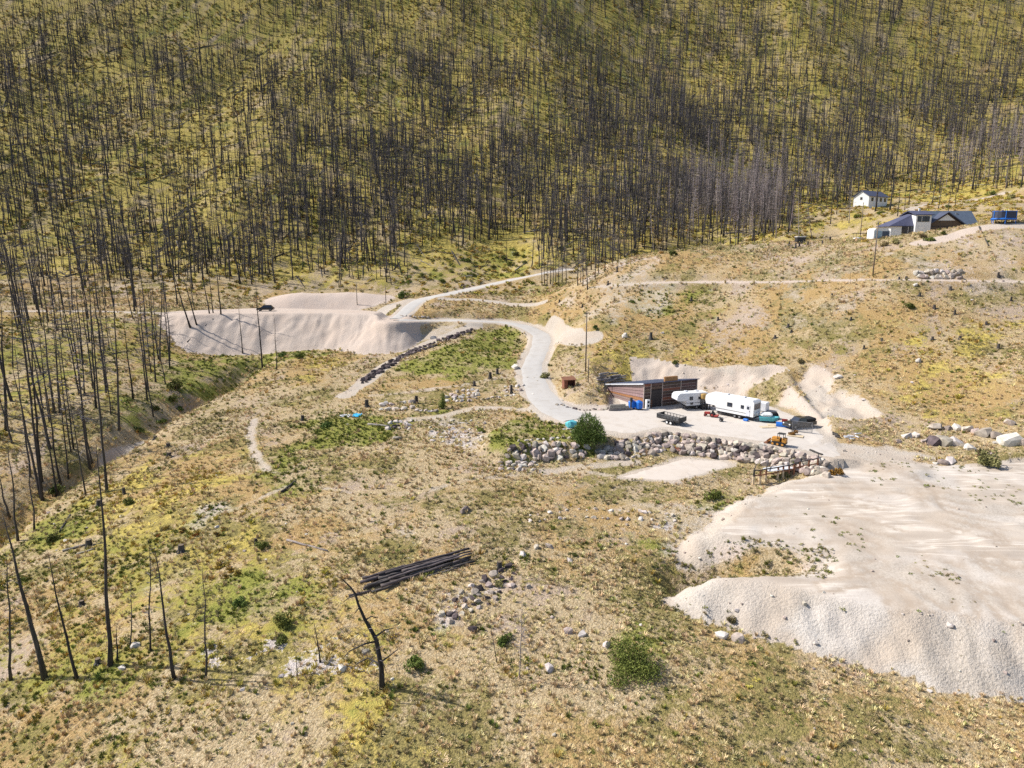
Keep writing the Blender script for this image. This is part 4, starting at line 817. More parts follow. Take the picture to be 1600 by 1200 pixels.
wall_area('heap of pale stones against the inner bend of the driveway', [(790, 605), (816, 603)], [(790, 610), (818, 610)], 6.5, (0.35, 0.6), ['pale', 'mid'], 9, name='rubble_pile', cat='rubble')
wall_area('small heap of pale boulders at the end of the long timber', [(609, 662), (648, 658)], [(609, 670), (645, 671)], 8, (0.4, 0.65), ['pale', 'mid', 'dark'], 10, name='rubble_pile', cat='rubble')
wall_area('long row of dark purple rubble between gravel path and green meadow', [(568, 594), (600, 572), (640, 550), (690, 532), (742, 513)], [(568, 599), (600, 577), (640, 555), (690, 536), (742, 516)], 4.4, (0.35, 0.85), ['dark'], 11, name='rubble_row', cat='rubble')
wall_area('broken grey rock outcrop poking from dry grass right of the black log pile', [(690, 960), (740, 915), (800, 885)], [(700, 972), (760, 945), (806, 910)], 13, (0.2, 0.55), ['mid', 'mid', 'dark'], 12, name='rock_outcrop', cat='rocks')
wall_area('pale boulder heap on the spur below the dark-roofed house', [(1433, 427), (1500, 424)], [(1433, 433), (1500, 434)], 8, (0.5, 1.0), ['pale', 'mid'], 13, name='boulder_heap', cat='boulders')
wall_area('stony kerb along the yard edge between driveway and workshop', [(872, 632), (905, 640), (955, 638)], [(872, 634), (905, 642), (955, 640)], 5.0, (0.25, 0.45), ['mid', 'dark'], 14, rows=1, name='stone_kerb', cat='kerb')
wall_area('strip of rubble beside the gravel road above the shaded bank', [(625, 494), (668, 494)], [(625, 496), (668, 497)], 4.5, (0.3, 0.55), ['mid', 'pale'], 15, rows=1, name='rubble_strip', cat='rubble')
wall_area('scattered grey stones in the shallow dip left of the gravel fill', [(830, 806), (900, 796), (1000, 800), (1050, 806)], [(840, 815), (900, 808), (1000, 812), (1050, 815)], 14, (0.15, 0.4), ['mid', 'pale'], 16, name='stone_scatter', cat='stones')
wall_area('rubble band of loose stones on the bank west of the small lawn', [(672, 668), (720, 655), (755, 662)], [(650, 690), (712, 690), (758, 690)], 9, (0.18, 0.42), ['mid', 'pale'], 17, name='stone_scatter', cat='stones')
BO = [(1460, 669, 1.15, 'mid', 'broad tan boulder, upper left of the group below the yellow slope'), (1481, 670, 0.65, 'mid', 'small pinkish boulder between a tan and a white one'), (1496, 670, 0.8, 'pale', 'bright white round boulder in the upper row below the yellow slope'),
      (1511, 672, 0.9, 'mid', 'grey boulder right of the bright white round one'), (1523, 675, 0.7, 'mid', 'low grey boulder touching the one right of the white stone'), (1538, 679, 1.35, 'mid', 'big rounded pinkish boulder in the middle of the upper row'), (1557, 683, 0.95, 'mid', 'round tan boulder right of the big pinkish one'),
      (1578, 691, 1.7, 'pale', 'largest boulder of the group, white on top'), (1597, 694, 1.0, 'mid', 'boulder cut by the right frame edge'), (1418, 684, 0.85, 'pale', 'pale oval boulder leftmost but one in the group'), (1432, 682, 0.75, 'pale', 'flat pale boulder just right of the pale oval one'),
      (1444, 691, 0.7, 'mid', 'small tan boulder left of the dark one'), (1459, 693, 1.3, 'dark', 'dark boulder at the middle of the lower row'), (1474, 693, 1.25, 'mid', 'round mauve boulder right of the dark one'), (1493, 694, 1.25, 'pale', 'pale angular boulder right of the mauve one'),
      (1506, 698, 0.75, 'mid', 'small tan boulder right of the pale angular one'), (1516, 702, 0.9, 'pale', 'bright white boulder left of the olive bush'), (1577, 662, 0.9, 'mid', 'lone pale pink boulder higher on the yellow slope'), (1405, 691, 0.6, 'mid', 'leftmost small mauve boulder of the group'), (1545, 712, 0.7, 'mid', 'grey boulder behind the olive bush'),
      (1128, 994, 0.62, 'pale', 'cream boulder at the foot of the near gravel bank'), (1153, 1000, 0.6, 'mid', 'grey-pink boulder right of the cream one at the gravel bank'), (948, 1009, 0.45, 'pale', 'white boulder above the big near green bush'), (908, 992, 0.42, 'pale', 'pale stone left of the white one above the near bush'), (888, 988, 0.48, 'mid', 'grey stone leftmost of three above the near bush'),
      (857, 1046, 0.5, 'pale', 'pale stone at the near edge left of the big bush'), (819, 869, 0.55, 'pale', 'flat pale boulder in grass, left of two grey ones'), (858, 855, 0.55, 'mid', 'grey boulder at the edge of the green weed patch'), (838, 856, 0.5, 'mid', 'grey stone between flat pale boulder and green weeds'), (890, 877, 0.4, 'pale', 'small white stone beside a green shrub in the weed patch'),
      (533, 1045, 0.45, 'pale', 'white stone at the near edge left of the crooked tree'), (571, 1019, 0.45, 'mid', 'grey-violet stone just left of the crooked dead tree'), (738, 984, 0.48, 'dark', 'dark violet stone in dry grass below the rock outcrop'), (212, 1010, 0.45, 'pale', 'white stone at the foot of the yellow near slope'), (190, 1046, 0.4, 'pale', 'pale stone by the foot of the tall nearest trunk'),
      (727, 799, 0.75, 'mid', 'long mauve boulder alone in the dry grass at mid picture'), (620, 686, 0.7, 'mid', 'single grey boulder below the small boulder heap'), (677, 529, 0.85, 'pale', 'white boulder on the path side of the dark rubble row'), (806, 575, 0.95, 'pale', 'white block-like boulder at the inner edge of the driveway'), (1485, 722, 0.9, 'pale', 'white jagged stone at the upper rim of the gravel fill'), (1473, 724, 0.7, 'mid', 'grey stone left of the white one at the gravel rim'),
      (1430, 445, 0.6, 'pale', 'pale stone under the boulder heap on the spur'), (976, 526, 0.9, 'pale', 'flat pale slab lying on the spur above the brown stump'), (1035, 521, 0.5, 'pale', 'small white stone right of the black stump on the spur'), (1310, 590, 0.8, 'pale', 'pale stone at the top of the bright cut bank'), (1435, 565, 0.7, 'pale', 'pale stone within the yellow brush on the right slope')]
for px, py, r, kind, lab in BO:
    o = stone_at(None, px, py, r, kind, random.Random(px)); o.name = 'boulder'; tag(o, lab, 'boulder', kind='thing')

# ---------------------------------------------------------------- stumps and logs
M['cutwood'] = simple('cut_wood_face', (0.22, 0.165, 0.11), (0.10, 0.075, 0.05), 6, 0.9)
def stump_meshes(seed):
    r = random.Random(seed); b = MB(); b.tube([(0, 0, -0.3), (0, 0, 0.15), (0.03, 0.02, 0.7), (0.04, 0.02, 1.0)], [0.62, 0.42, 0.36, 0.35], 9, False)
    for k in range(4): a = r.uniform(0, 6.28); b.tube([(math.cos(a) * 0.3, math.sin(a) * 0.3, 0.2), (math.cos(a) * 0.8, math.sin(a) * 0.8, -0.15)], [0.14, 0.06], 5)
    c = MB(); c.tube([(0.04, 0.02, 0.93), (0.045, 0.02, 0.985)], [0.345, 0.34], 9); return b.mesh('bark', M['char'], True), c.mesh('cut_face', M['cutwood'])
SM = [stump_meshes(s) for s in range(3)]
ST = [((573, 636), 1.5, 1.0, 'black stump at the left end of the pale boulder row'), ((651, 630), 1.5, 0.9, 'black stump at the right end of the pale boulder row'), ((473, 657), 1.0, 0.8, 'small black stump at the left edge of the lower green lawn'), ((766, 592), 1.5, 0.9, 'black stump left of two in the garden by the driveway'), ((777, 584), 1.2, 0.8, 'black stump right of two in the garden by the driveway'), ((741, 603), 1.1, 0.8, 'black stump above the rockery'),
      ((799, 615), 1.8, 0.7, 'tall thin black stump at the end of the garden wall'), ((1017, 530), 1.6, 1.0, 'tall brown-black stump standing on the spur above the workshop'), ((139, 853), 0.9, 1.0, 'black stump with a log beside it on the near yellow slope'), ((155, 790), 0.9, 1.0, 'black stump on the near lip of the gully, by the lowest trunk'), ((283, 862), 0.9, 1.0, 'black stump among rust-brown brush on the near slope'), ((194, 772), 1.0, 0.6, 'black stump by the gully right of the lowest trunk'),
      ((264, 714), 0.8, 1.0, 'black stump in the dry grass, lowest of three in a line'), ((263, 698), 0.7, 0.9, 'black stump in the dry grass, middle of three in a line'), ((243, 686), 0.6, 0.9, 'black stump in the dry grass, highest of three in a line'), ((128, 945), 0.5, 0.7, 'low charred stump amid yellow grass near the leaning pole'), ((153, 1036), 0.5, 0.7, 'low charred stump left of the tall nearest trunk'), ((780, 888), 0.8, 0.8, 'small grey stump at the top of the rock outcrop'), ((400, 852), 0.9, 0.5, 'charred stub beside a green shrub at the head of the near slope')]
def stump(p, h, g, lab, grp=None):
    r = random.Random(int(p[0] * 13)); b, c = SM[r.randrange(3)]; e = thing('burnt_stump', lab, 'stump', tuple(p), r.uniform(0, 6), grp); inst('bark', b, e, scl=(g, g, h)); inst('cut_face', c, e, scl=(g, g, h))
for b, h, g, lab in ST: stump(hit(*b), h, g, lab)
SPB = [(1300, 463), (1437, 462), (1460, 482), (1492, 491), (1541, 507), (1378, 532), (1457, 531), (1232, 511), (1237, 519), (1211, 528), (830, 472), (874, 472), (1405, 437), (1416, 435), (1560, 432), (1330, 500), (1485, 452), (1580, 470), (1122, 500), (1080, 470), (1560, 545), (1500, 530), (1350, 545), (960, 470), (910, 480)]
for zone in (0, 1, 2):
    zs = sorted(b for b in SPB if (b[0] >= 1100) + (b[0] >= 1400) == zone)
    for k, b in enumerate(zs):
        r = random.Random(b[0]); stump(hit(*b), r.uniform(0.5, 1.0), r.uniform(0.5, 0.75), 'small charred stump, %s of those on the spur %s' % (nth(k, len(zs)), ('above driveway and workshop', 'above the trailers', 'right of the utility pole')[zone]), 'stumps dotted over the dry spur')
for k, b in enumerate([(950, 445), (964, 425), (1233, 384), (1243, 388), (1249, 386), (1262, 384), (1285, 382), (1297, 377)]):
    r = random.Random(b[0]); stump(hit(*b), r.uniform(1.0, 1.7), r.uniform(0.5, 0.65), 'upright charred stump, %s along the crest of the spur' % nth(k, 8), 'stumps along the crest of the spur')
def log_mesh(seed, L, r0, mat):
    r = random.Random(seed); b = MB(); n = 6; n = 12; b.tube([(L * (k / n - 0.5), r.uniform(-0.05, 0.05), r.uniform(-0.04, 0.04)) for k in range(n + 1)], [r0 * (1 - 0.4 * k / n) * r.uniform(0.84, 1.14) for k in range(n + 1)], 8); return b.mesh('log', mat, True)
M['blacklog'] = simple('burnt_black_log', (0.17, 0.14, 0.13), (0.018, 0.015, 0.015), 1.6, 0.85, bmp=0.03, rnd=0.3, stretch=(0.6, 3, 3))
a, b = hit(582, 915), hit(726, 873); ax = Vector(b - a); yaw = math.atan2(ax.y, ax.x); Ll = ax.length; side = Vector((-math.sin(yaw), math.cos(yaw), 0)); mid = (Vector(a) + Vector(b)) / 2
LM = [log_mesh(s, Ll * f, q, M['blacklog']) for s, f, q in ((1, 1.0, 0.21), (2, 0.86, 0.175), (3, 0.62, 0.2), (4, 0.92, 0.14))]; r = random.Random(8)
for lay, (n, z) in enumerate(((8, 0.17), (6, 0.45), (4, 0.72))):
    for k in range(n):
        off = (k - (n - 1) / 2) * 0.38; p = mid + side * off + Vector((math.cos(yaw), math.sin(yaw), 0)) * r.uniform(-1.6, 1.6) + Vector((0, 0, 0))
        pa = p - ax * 0.45; pb = p + ax * 0.45; za = float(terrain_z(pa.x, pa.y)); zb = float(terrain_z(pb.x, pb.y))
        o = inst('burnt_log', LM[r.randrange(4)], None, (p.x, p.y, (za + zb) / 2 + z), (0, -math.atan2(zb - za, Ll * 0.9), yaw + r.uniform(-0.075, 0.075)))
        tag(o, ('lowest layer', 'middle layer', 'top layer')[lay].join(('charred black log in the ', ' of the near log pile')), 'log', 'logs of the near black log pile')
def lay_log(name, a, b, r0, mat, lab, cat='log', grp=None, lift=0.0):
    a, b = Vector(hit(*a)), Vector(hit(*b)); d = b - a; m_ = MB(); L = d.length; n = 5; rr = random.Random(int(L * 100))
    m_.tube([(L * (k / n - 0.5), rr.uniform(-0.06, 0.06), 0) for k in range(n + 1)], [r0 * (1 - 0.3 * k / n) for k in range(n + 1)], 8)
    o = m_.build(name, mat, None, True); o.location = (a + b) / 2 + Vector((0, 0, r0 * 0.7 + lift)); o.rotation_euler = (0, -math.atan2(d.z, math.hypot(d.x, d.y)), math.atan2(d.y, d.x)); return tag(o, lab, cat, grp, 'thing')
lay_log('timber', (575, 664), (609, 667), 0.22, M['log'], 'long grey timber lying on the lower green lawn by the boulder heap', 'timber')
lay_log('fallen_log', (292, 535), (333, 498), 0.14, M['char'], 'black trunk lying aslant up the gravel embankment face')
lay_log('fallen_log', (93, 832), (110, 805), 0.16, M['char'], 'forked dark log lying on the near slope below the gully')
lay_log('fallen_log', (98, 862), (134, 852), 0.17, M['log'], 'grey log lying beside the stump on the near yellow slope')
lay_log('fallen_log', (120, 867), (148, 858), 0.13, M['log'], 'thin grey log below the log beside the stump')
lay_log('fallen_log', (440, 770), (462, 753), 0.18, M['char'], 'dark log lying at the end of the green strip of grass')
lay_log('fallen_log', (170, 555), (240, 540), 0.14, M['char'], 'long dark log lying across the open burnt stand')
lay_log('fallen_log', (448, 845), (512, 862), 0.15, M['palewood'], 'bleached log lying in the grass above the near log pile')
lay_log('fallen_log', (545, 933), (580, 925), 0.16, M['blacklog'], 'short burnt log lying at the left foot of the near log pile')
lay_log('fallen_log', (1530, 355), (1545, 385), 0.2, M['char'], 'dark crooked log on the bare slope below the trampoline')
lay_log('beam', (1266, 704), (1285, 711), 0.28, M['char'], 'dark timber on the yard edge between loader and railing', 'timber', None, -0.2)
r = random.Random(4)
for k in range(16):                          # grey log heap behind the workshop
    x0 = 932 + r.uniform(0, 26); y0 = 600 - r.uniform(0, 7); lay_log('stacked_log', (x0, y0), (x0 + r.uniform(14, 24), y0 - r.uniform(-1, 5)), r.uniform(0.16, 0.26), M['log'], 'weathered grey log in the jumbled heap behind the workshop', 'log', 'logs heaped behind the workshop', r.uniform(0, 1.5))

# ---------------------------------------------------------------- shrubs and bushes
M['stem'] = simple('brown_stem', (0.16, 0.11, 0.07), None, 4)
SH = {'green': [leaf_mesh('foliage', 900, 1.0, 1.15, 0.20, M['leaf'], 31, lobes=8), leaf_mesh('foliage', 900, 1.0, 0.95, 0.20, M['leaf'], 32, lobes=7)], 'olive': [leaf_mesh('foliage', 700, 1.0, 1.0, 0.22, M['olive'], 33)], 'gold': [leaf_mesh('foliage', 700, 1.0, 0.9, 0.22, M['gold'], 34)], 'rust': [leaf_mesh('foliage', 500, 1.0, 0.6, 0.2, M['rust_leaf'], 35)], 'brown': [leaf_mesh('foliage', 700, 1.0, 0.7, 0.2, M['rustbrush'], 36)]}
_sb = MB()
for k in range(7): _a = k * 0.9; _sb.tube([(0, 0, -0.2), (math.cos(_a) * 0.35, math.sin(_a) * 0.35, 0.7)], [0.035, 0.015], 4, False)
STEM = _sb.mesh('stems', M['stem'])
def shrub(px, py, r, kind, lab, grp=None, tall=1.0, name='shrub'):
    p = hit(px, py); rr = random.Random(px * 3 + py); e = thing(name, lab, 'shrub', tuple(p), rr.uniform(0, 6), grp)
    inst('foliage', rr.choice(SH[kind]), e, scl=(r, r, r * tall)); o = inst('stems', STEM, e, scl=(r, r, r * tall)); o['kind'] = 'stuff'; return e
for a in [(275, 609, 2.3, 'green', 'largest round green shrub in the gully, by a black trunk'), (272, 627, 1.6, 'green', 'green shrub just below the largest one in the gully'), (282, 640, 1.3, 'green', 'green shrub lowest right in the gully bend'), (241, 641, 1.1, 'green', 'small green shrub left in the gully bend'), (215, 674, 1.4, 'green', 'green shrub on the shaded gully bank'), (252, 660, 1.2, 'green', 'green shrub where the gully shade begins'),
          (508, 667, 1.5, 'green', 'dark green rounded shrub on the lower lawn'), (752, 674, 1.1, 'green', 'dark green shrub on the bank left of the small lawn'), (1112, 777, 1.6, 'green', 'green shrub below the gravel pad and left of the gravel fill'), (440, 976, 1.2, 'green', 'dark green shrub on the near slope, left of the crooked tree'), (408, 858, 1.0, 'green', 'green shrub beside a charred stub at the head of the near slope'), (437, 1003, 0.9, 'green', 'smaller green shrub below another on the near slope'),
          (377, 945, 0.9, 'green', 'green shrub at the end of the near green patch'), (790, 1003, 1.0, 'green', 'dark shrub right of the thin dead sapling'), (650, 1046, 1.2, 'green', 'green shrub right of the crooked tree foot'), (776, 914, 0.8, 'olive', 'grey-green shrub on the rock outcrop'), (895, 868, 0.6, 'green', 'small shrub within the green weed patch, beside a white stone'), (1535, 722, 2.6, 'olive', 'big olive-yellow bush among the boulders at right'),
          (987, 473, 1.2, 'green', 'dark green shrub on the spur above the workshop'), (1420, 482, 1.3, 'green', 'dark green shrub on the right slope below the bench track'), (630, 465, 2.3, 'green', 'dark green shrub where the gravel mound meets the far road'), (931, 513, 1.3, 'green', 'green shrub left of the utility pole on the spur'), (1056, 568, 1.2, 'green', 'dark shrub on the cut bank behind the workshop'), (1059, 703, 0.95, 'rust', 'rust-red low shrub at the foot of the long boulder wall'),
          (1305, 742, 1.6, 'brown', 'brown bush at the right end of the timber railing'), (1240, 680, 1.2, 'brown', 'brown dry bush behind the orange loader'), (855, 590, 1.6, 'olive', 'olive shrub on the outer bend of the driveway'), (440, 557, 1.6, 'green', 'green shrub at the foot of the slim trunk below the embankment'), (465, 560, 1.5, 'green', 'second green shrub below the embankment foot'), (1250, 568, 1.4, 'olive', 'olive shrub on the brow of the cut bank'),
          (90, 770, 1.5, 'green', 'green shrub on the far lip of the lower gully'), (200, 788, 1.0, 'green', 'green shrub on the near lip of the gully'), (82, 845, 1.0, 'green', 'green shrub low on the near yellow slope'), (1225, 745, 1.0, 'olive', 'olive weeds clump under the timber railing'), (1030, 940, 0.9, 'olive', 'grey-olive bush left of the near gravel bank'), (1140, 972, 0.8, 'olive', 'olive bush at the foot of the near gravel bank'), (880, 700, 0.8, 'green', 'dark green clump hanging over the low boulder wall'), (820, 700, 0.9, 'green', 'green clump at the left of the low boulder wall')]:
    shrub(*a)
for k, (px, py, r) in enumerate(sorted([(648, 420, 1.8), (690, 442, 1.6), (728, 408, 1.9), (785, 404, 1.9), (798, 414, 1.5), (807, 400, 1.8), (878, 390, 1.5), (820, 412, 1.3), (770, 418, 1.4), (705, 425, 1.3), (740, 430, 1.2), (660, 432, 1.4)])):
    shrub(px, py, r, 'green', 'round green shrub, %s in the clearing behind the far road' % nth(k, 12), 'shrubs in the clearing behind the far road')
for k, (px, py, r) in enumerate(sorted([(1310, 324, 1.9), (1550, 305, 2.0), (1582, 310, 2.2), (1465, 312, 1.6), (1400, 330, 1.4), (1340, 340, 1.4), (1375, 335, 1.2), (1480, 325, 1.3), (1520, 330, 1.5), (1440, 372, 1.6), (1452, 376, 1.4), (1400, 380, 1.6), (1385, 384, 1.5), (1050, 399, 1.6), (990, 395, 1.4), (1035, 396, 1.2), (1125, 390, 1.2), (1010, 398, 1.1), (1350, 378, 1.2), (1475, 366, 1.3)])):
    shrub(px, py, r, random.Random(px).choice(['green', 'olive', 'green', 'gold']), 'low shrub, %s along the spur crest and around the houses' % nth(k, 20), 'shrubs around the houses and crest')
p = hit(919, 691); e = thing('willow_bush', 'large rounded willow bush at the corner of the gravel yard', 'bush', tuple(p))
def willow(n, R, Hh, seed):
    g = np.random.default_rng(seed); t = g.uniform(0, 6.283, n); f = g.uniform(0.05, 1, n) ** 0.55; el = np.arcsin(g.uniform(0.0, 1.0, n)); ln = R * (0.75 + 0.35 * vnoise(t * 2.5, el * 4, 3)) * f
    d = np.stack([np.cos(t) * np.cos(el), np.sin(t) * np.cos(el), np.sin(el) * Hh / R], 1); pt = d * ln[:, None]; pt[:, 2] += 0.2
    a = d + g.normal(size=(n, 3)) * 0.45; a /= np.linalg.norm(a, axis=1)[:, None]; b = np.cross(a, g.normal(size=(n, 3))); b /= np.linalg.norm(b, axis=1)[:, None]
    s = g.uniform(0.25, 0.5, n)[:, None]; V = np.stack([pt - a * s * 0.5, pt + b * s * 0.13, pt + a * s * 0.5, pt - b * s * 0.13], 1).reshape(-1, 3); return np_mesh('foliage', V, np.arange(4 * n).reshape(n, 4), M['willow'])
inst('foliage', willow(9000, 3.3, 4.6, 5), e)
b = MB(); rr = random.Random(2)
for k in range(24): a_ = rr.uniform(0, 6.28); q = rr.uniform(0.3, 2.0); b.tube([(0, 0, -0.2), (math.cos(a_) * q * 0.5, math.sin(a_) * q * 0.5, 1.6), (math.cos(a_) * q, math.sin(a_) * q, 3.6)], [0.05, 0.035, 0.012], 4, False)
o = b.build('stems', M['stem'], e); o['kind'] = 'stuff'
p = hit(992, 1046); e = thing('green_bush', 'large dark green leafy bush nearest the camera', 'bush', tuple(p))
inst('foliage', leaf_mesh('foliage', 8000, 3.3, 2.5, 0.19, M['leaf'], 51, lobes=14), e); inst('stems', STEM, e, scl=(2, 2, 2))['kind'] = 'stuff'
p = hit(692, 638); e = thing('green_sapling', 'upright narrow green sapling between pale boulder rows', 'tree', tuple(p)); inst('crown', leaf_mesh('crown', 1400, 0.9, 3.9, 0.22, M['leaf'], 52, lobes=10), e); MB().tube([(0, 0, -0.2), (0.05, 0, 1.6), (0, 0.05, 3.6)], [0.09, 0.06, 0.02], 6).build('trunk', M['stem'], e)

for k, (px, py, r) in enumerate(sorted([(345, 885, 0.8), (360, 892, 0.7), (352, 902, 0.6), (372, 897, 0.6), (262, 826, 0.6), (285, 830, 0.7), (305, 838, 0.6), (338, 836, 0.7), (350, 828, 0.6), (270, 848, 0.6), (248, 838, 0.5)])):
    shrub(px, py, r, 'brown', 'low rust-brown shrub, %s in the patch on the near slope' % nth(k, 11), 'rust-brown shrubs on the near slope')
# crooked dead tree close to the camera
p = hit(597, 1075); D = p[1]
def q3(px, py, dy=0.0): v = PY(px, py, D + dy); return Vector(v) - Vector(p)
e = thing('crooked_dead_tree', 'crooked charred dead tree bending left, nearest to the camera', 'tree', tuple(p))
MB().tube([Vector((0, 0, -0.5)), q3(596, 1045), q3(588, 1000), q3(580, 985), q3(570, 968), q3(560, 945), q3(555, 928), q3(548, 918), q3(536, 906), q3(524, 899)], [0.28, 0.215, 0.19, 0.155, 0.135, 0.11, 0.095, 0.07, 0.045, 0.02], 9).build('trunk', M['char'], e, True)
for pts, r0 in (([(587, 995), (600, 985), (617, 981)], 0.09), ([(588, 1002), (570, 1006), (545, 1018), (535, 1030)], 0.08), ([(571, 969), (580, 963), (592, 966)], 0.07), ([(555, 930), (545, 934), (536, 941)], 0.06), ([(594, 1035), (608, 1025), (622, 1015)], 0.08), ([(594, 1038), (575, 1028), (560, 1036), (548, 1045)], 0.07), ([(553, 928), (566, 931), (577, 938)], 0.05), ([(592, 1020), (600, 1040), (604, 1052)], 0.05), ([(562, 948), (557, 955), (553, 960)], 0.05)):
    rr = random.Random(pts[1][0]); o = MB(); o.tube([q3(*a_, rr.uniform(-1, 1) * (i > 0)) for i, a_ in enumerate(pts)], [r0 * 1.25 * (1 - 0.75 * i / (len(pts) - 1)) for i in range(len(pts))], 5)
    o.build('limb', M['char'], e)
b = MB(); rr = random.Random(6)
for k in range(130):
    px = rr.uniform(535, 628); py = rr.uniform(978, 1055); a_ = q3(px, py, rr.uniform(-1.2, 1.2)); b.tube([a_, a_ + Vector((rr.uniform(-0.6, 0.6), rr.uniform(-0.5, 0.5), rr.uniform(-0.35, 0.5)))], [0.024, 0.008], 3, False)
o = b.build('twigs', M['twig'], e); o['kind'] = 'stuff'

# loose small stones on banks and in the grass, too many to count
x, y = candidates(42, 150, 0.16); k = (rng.uniform(0, 1, len(x)) < 0.10 + 0.7 * (gsample(dirt, x, y) > 0.6) * (gsample(track, x, y) < 0.5)) & (sdist(yard_poly, x, y) < -0.2) & (sdist(slab_poly, x, y) < -0.2); x, y = x[k], y[k]; n = len(x)
scatter('loose_stones', [rock_mesh('pebble', 70, M['stone'], 14), rock_mesh('pebble', 71, M['stone_pale'], 14), rock_mesh('pebble', 72, M['stone'], 12)], np.stack([x, y, terrain_z(x, y)], 1), np.clip(rng.lognormal(-2.0, 0.5, n), 0.05, 0.4), rng.uniform(0, 6, n), rng.integers(0, 3, n), 'small loose stones strewn over banks and grass', 'stones')
# ---------------------------------------------------------------- workshop
def P3(p): return Vector((float(p[0]), float(p[1]), float(p[2])))
M['board'] = simple('brown_wall_board', (0.135, 0.085, 0.066), (0.07, 0.045, 0.036), 2.5, 0.85, rnd=0.3)
M['board_pink'] = simple('sunlit_pink_board', (0.34, 0.245, 0.22), (0.24, 0.17, 0.155), 2.0, 0.85, rnd=0.15)  # paler than the front boards: the side's sunlight is put into the colour
M['board_orange'] = simple('orange_board', (0.36, 0.18, 0.075), (0.24, 0.12, 0.05), 2.5, 0.8, rnd=0.2)
M['batten'] = simple('pale_batten', (0.50, 0.40, 0.34), (0.38, 0.30, 0.26), 3, 0.8)
M['roofdark'] = simple('slate_blue_roofing', (0.085, 0.10, 0.15), (0.06, 0.07, 0.105), 1.5, 0.6, rnd=0.1)
M['black'] = simple('black_rubber', (0.018, 0.018, 0.02), None, 6, 0.8)
M['darkdoor'] = simple('dark_door_sheet', (0.045, 0.035, 0.034), (0.03, 0.024, 0.024), 1, 0.7)
M['white'] = simple('white_painted_metal', (0.80, 0.80, 0.79), (0.70, 0.69, 0.67), 1.2, 0.45, spec=0.5)
M['offwhite'] = simple('offwhite_panel', (0.66, 0.67, 0.70), (0.56, 0.57, 0.60), 1.2, 0.5, spec=0.5)
M['glass'] = simple('dark_window_glass', (0.03, 0.04, 0.06), (0.02, 0.025, 0.04), 1, 0.12, spec=0.6)
M['blue'] = simple('bright_blue_plastic', (0.02, 0.20, 0.72), (0.015, 0.13, 0.5), 1.2, 0.45, spec=0.5)
M['teal'] = simple('teal_tarp', (0.13, 0.50, 0.56), (0.09, 0.36, 0.42), 2.5, 0.6)
M['orange'] = simple('orange_machine_paint', (0.62, 0.29, 0.05), (0.42, 0.19, 0.04), 2, 0.5, spec=0.4)
M['red'] = simple('red_machine_paint', (0.40, 0.045, 0.035), (0.25, 0.035, 0.03), 3, 0.5)
M['steel'] = simple('grey_steel', (0.30, 0.30, 0.31), (0.20, 0.20, 0.21), 3, 0.45, 0.6)
M['darksteel'] = simple('dark_steel', (0.06, 0.058, 0.058), (0.035, 0.034, 0.034), 3, 0.55, 0.3)
M['rust'] = simple('rusty_steel', (0.26, 0.115, 0.06), (0.13, 0.06, 0.04), 3, 0.85, bmp=0.01)
M['pole'] = simple('weathered_pole_wood', (0.21, 0.165, 0.125), (0.13, 0.10, 0.08), 2, 0.9, stretch=(4, 4, 0.5))
M['carpaint'] = simple('black_car_paint', (0.018, 0.019, 0.023), (0.013, 0.014, 0.017), 1, 0.25, spec=0.6)
M['mesh_net'] = simple('dark_netting', (0.06, 0.07, 0.10), (0.045, 0.05, 0.08), 3, 0.8)
M['postpale'] = simple('pale_timber_post', (0.62, 0.50, 0.34), (0.45, 0.36, 0.24), 3, 0.85)
M['redshed'] = simple('red_brown_shed_board', (0.27, 0.10, 0.06), (0.17, 0.065, 0.042), 3, 0.85)

TH = math.radians(23); A = P3(PZ(1005, 638, YARD_Z)); A.z = YARD_Z + 0.05
e = thing('workshop', 'brown boarded workshop with low-pitched blue-grey roof beside the gravel yard', 'workshop', tuple(A), TH)
L1, L2, HF, HB = 12.0, 13.0, 4.55, 2.0
b = MB()   # shell: local x along the front, y backwards
b.add([(0.1, 0.1, 0), (L1 - 0.1, 0.1, 0), (L1 - 0.1, L2, 0), (0.1, L2, 0), (0.1, 0.1, HF - 0.1), (L1 - 0.1, 0.1, HF - 0.1), (L1 - 0.1, L2, HB - 0.1), (0.1, L2, HB - 0.1)], [(3, 2, 1, 0), (4, 5, 6, 7), (0, 1, 5, 4), (1, 2, 6, 5), (2, 3, 7, 6), (3, 0, 4, 7)])
wl = b.build('wall', M['board'], e)
nb_ = 8; bh = HF / nb_; r = random.Random(3)
for k in range(nb_):                                 # boards of the front, split at the two posts and the door
    z = k * bh + bh / 2
    for x0, x1 in ((0.06, 1.45), (1.55, 4.0) if z > 3.3 else (0, 0), (4.15, 8.2), (8.3, L1)):
        if x1 > x0: MB().box(((x0 + x1) / 2, 0.02, z), (x1 - x0, 0.1, bh - 0.075), bev=0.02).build('board', M['board_orange'] if (k == 2 and x0 < 1) else (M['redshed'] if r.random() < 0.16 else M['board']), wl)
    MB().box((L1 + 0.0, L2 / 2, z * 0.5), (0.1, L2 * 0.98, bh * 0.45)).build('board', M['board'], wl)
for k in range(7):                                   # boards of the sunlit side follow the falling eave
    f0, f1 = k / 7, (k + 1) / 7 - 0.018
    MB().add([(-0.04, 0, HF * f0), (-0.04, 0, HF * f1), (-0.04, L2, HB * f1), (-0.04, L2, HB * f0), (0.08, 0, HF * f0), (0.08, 0, HF * f1), (0.08, L2, HB * f1), (0.08, L2, HB * f0)], [(0, 1, 2, 3), (7, 6, 5, 4), (4, 5, 1, 0), (5, 6, 2, 1), (6, 7, 3, 2), (7, 4, 0, 3)]).build('board', M['board_orange'] if k == 2 else M['board_pink'], wl)
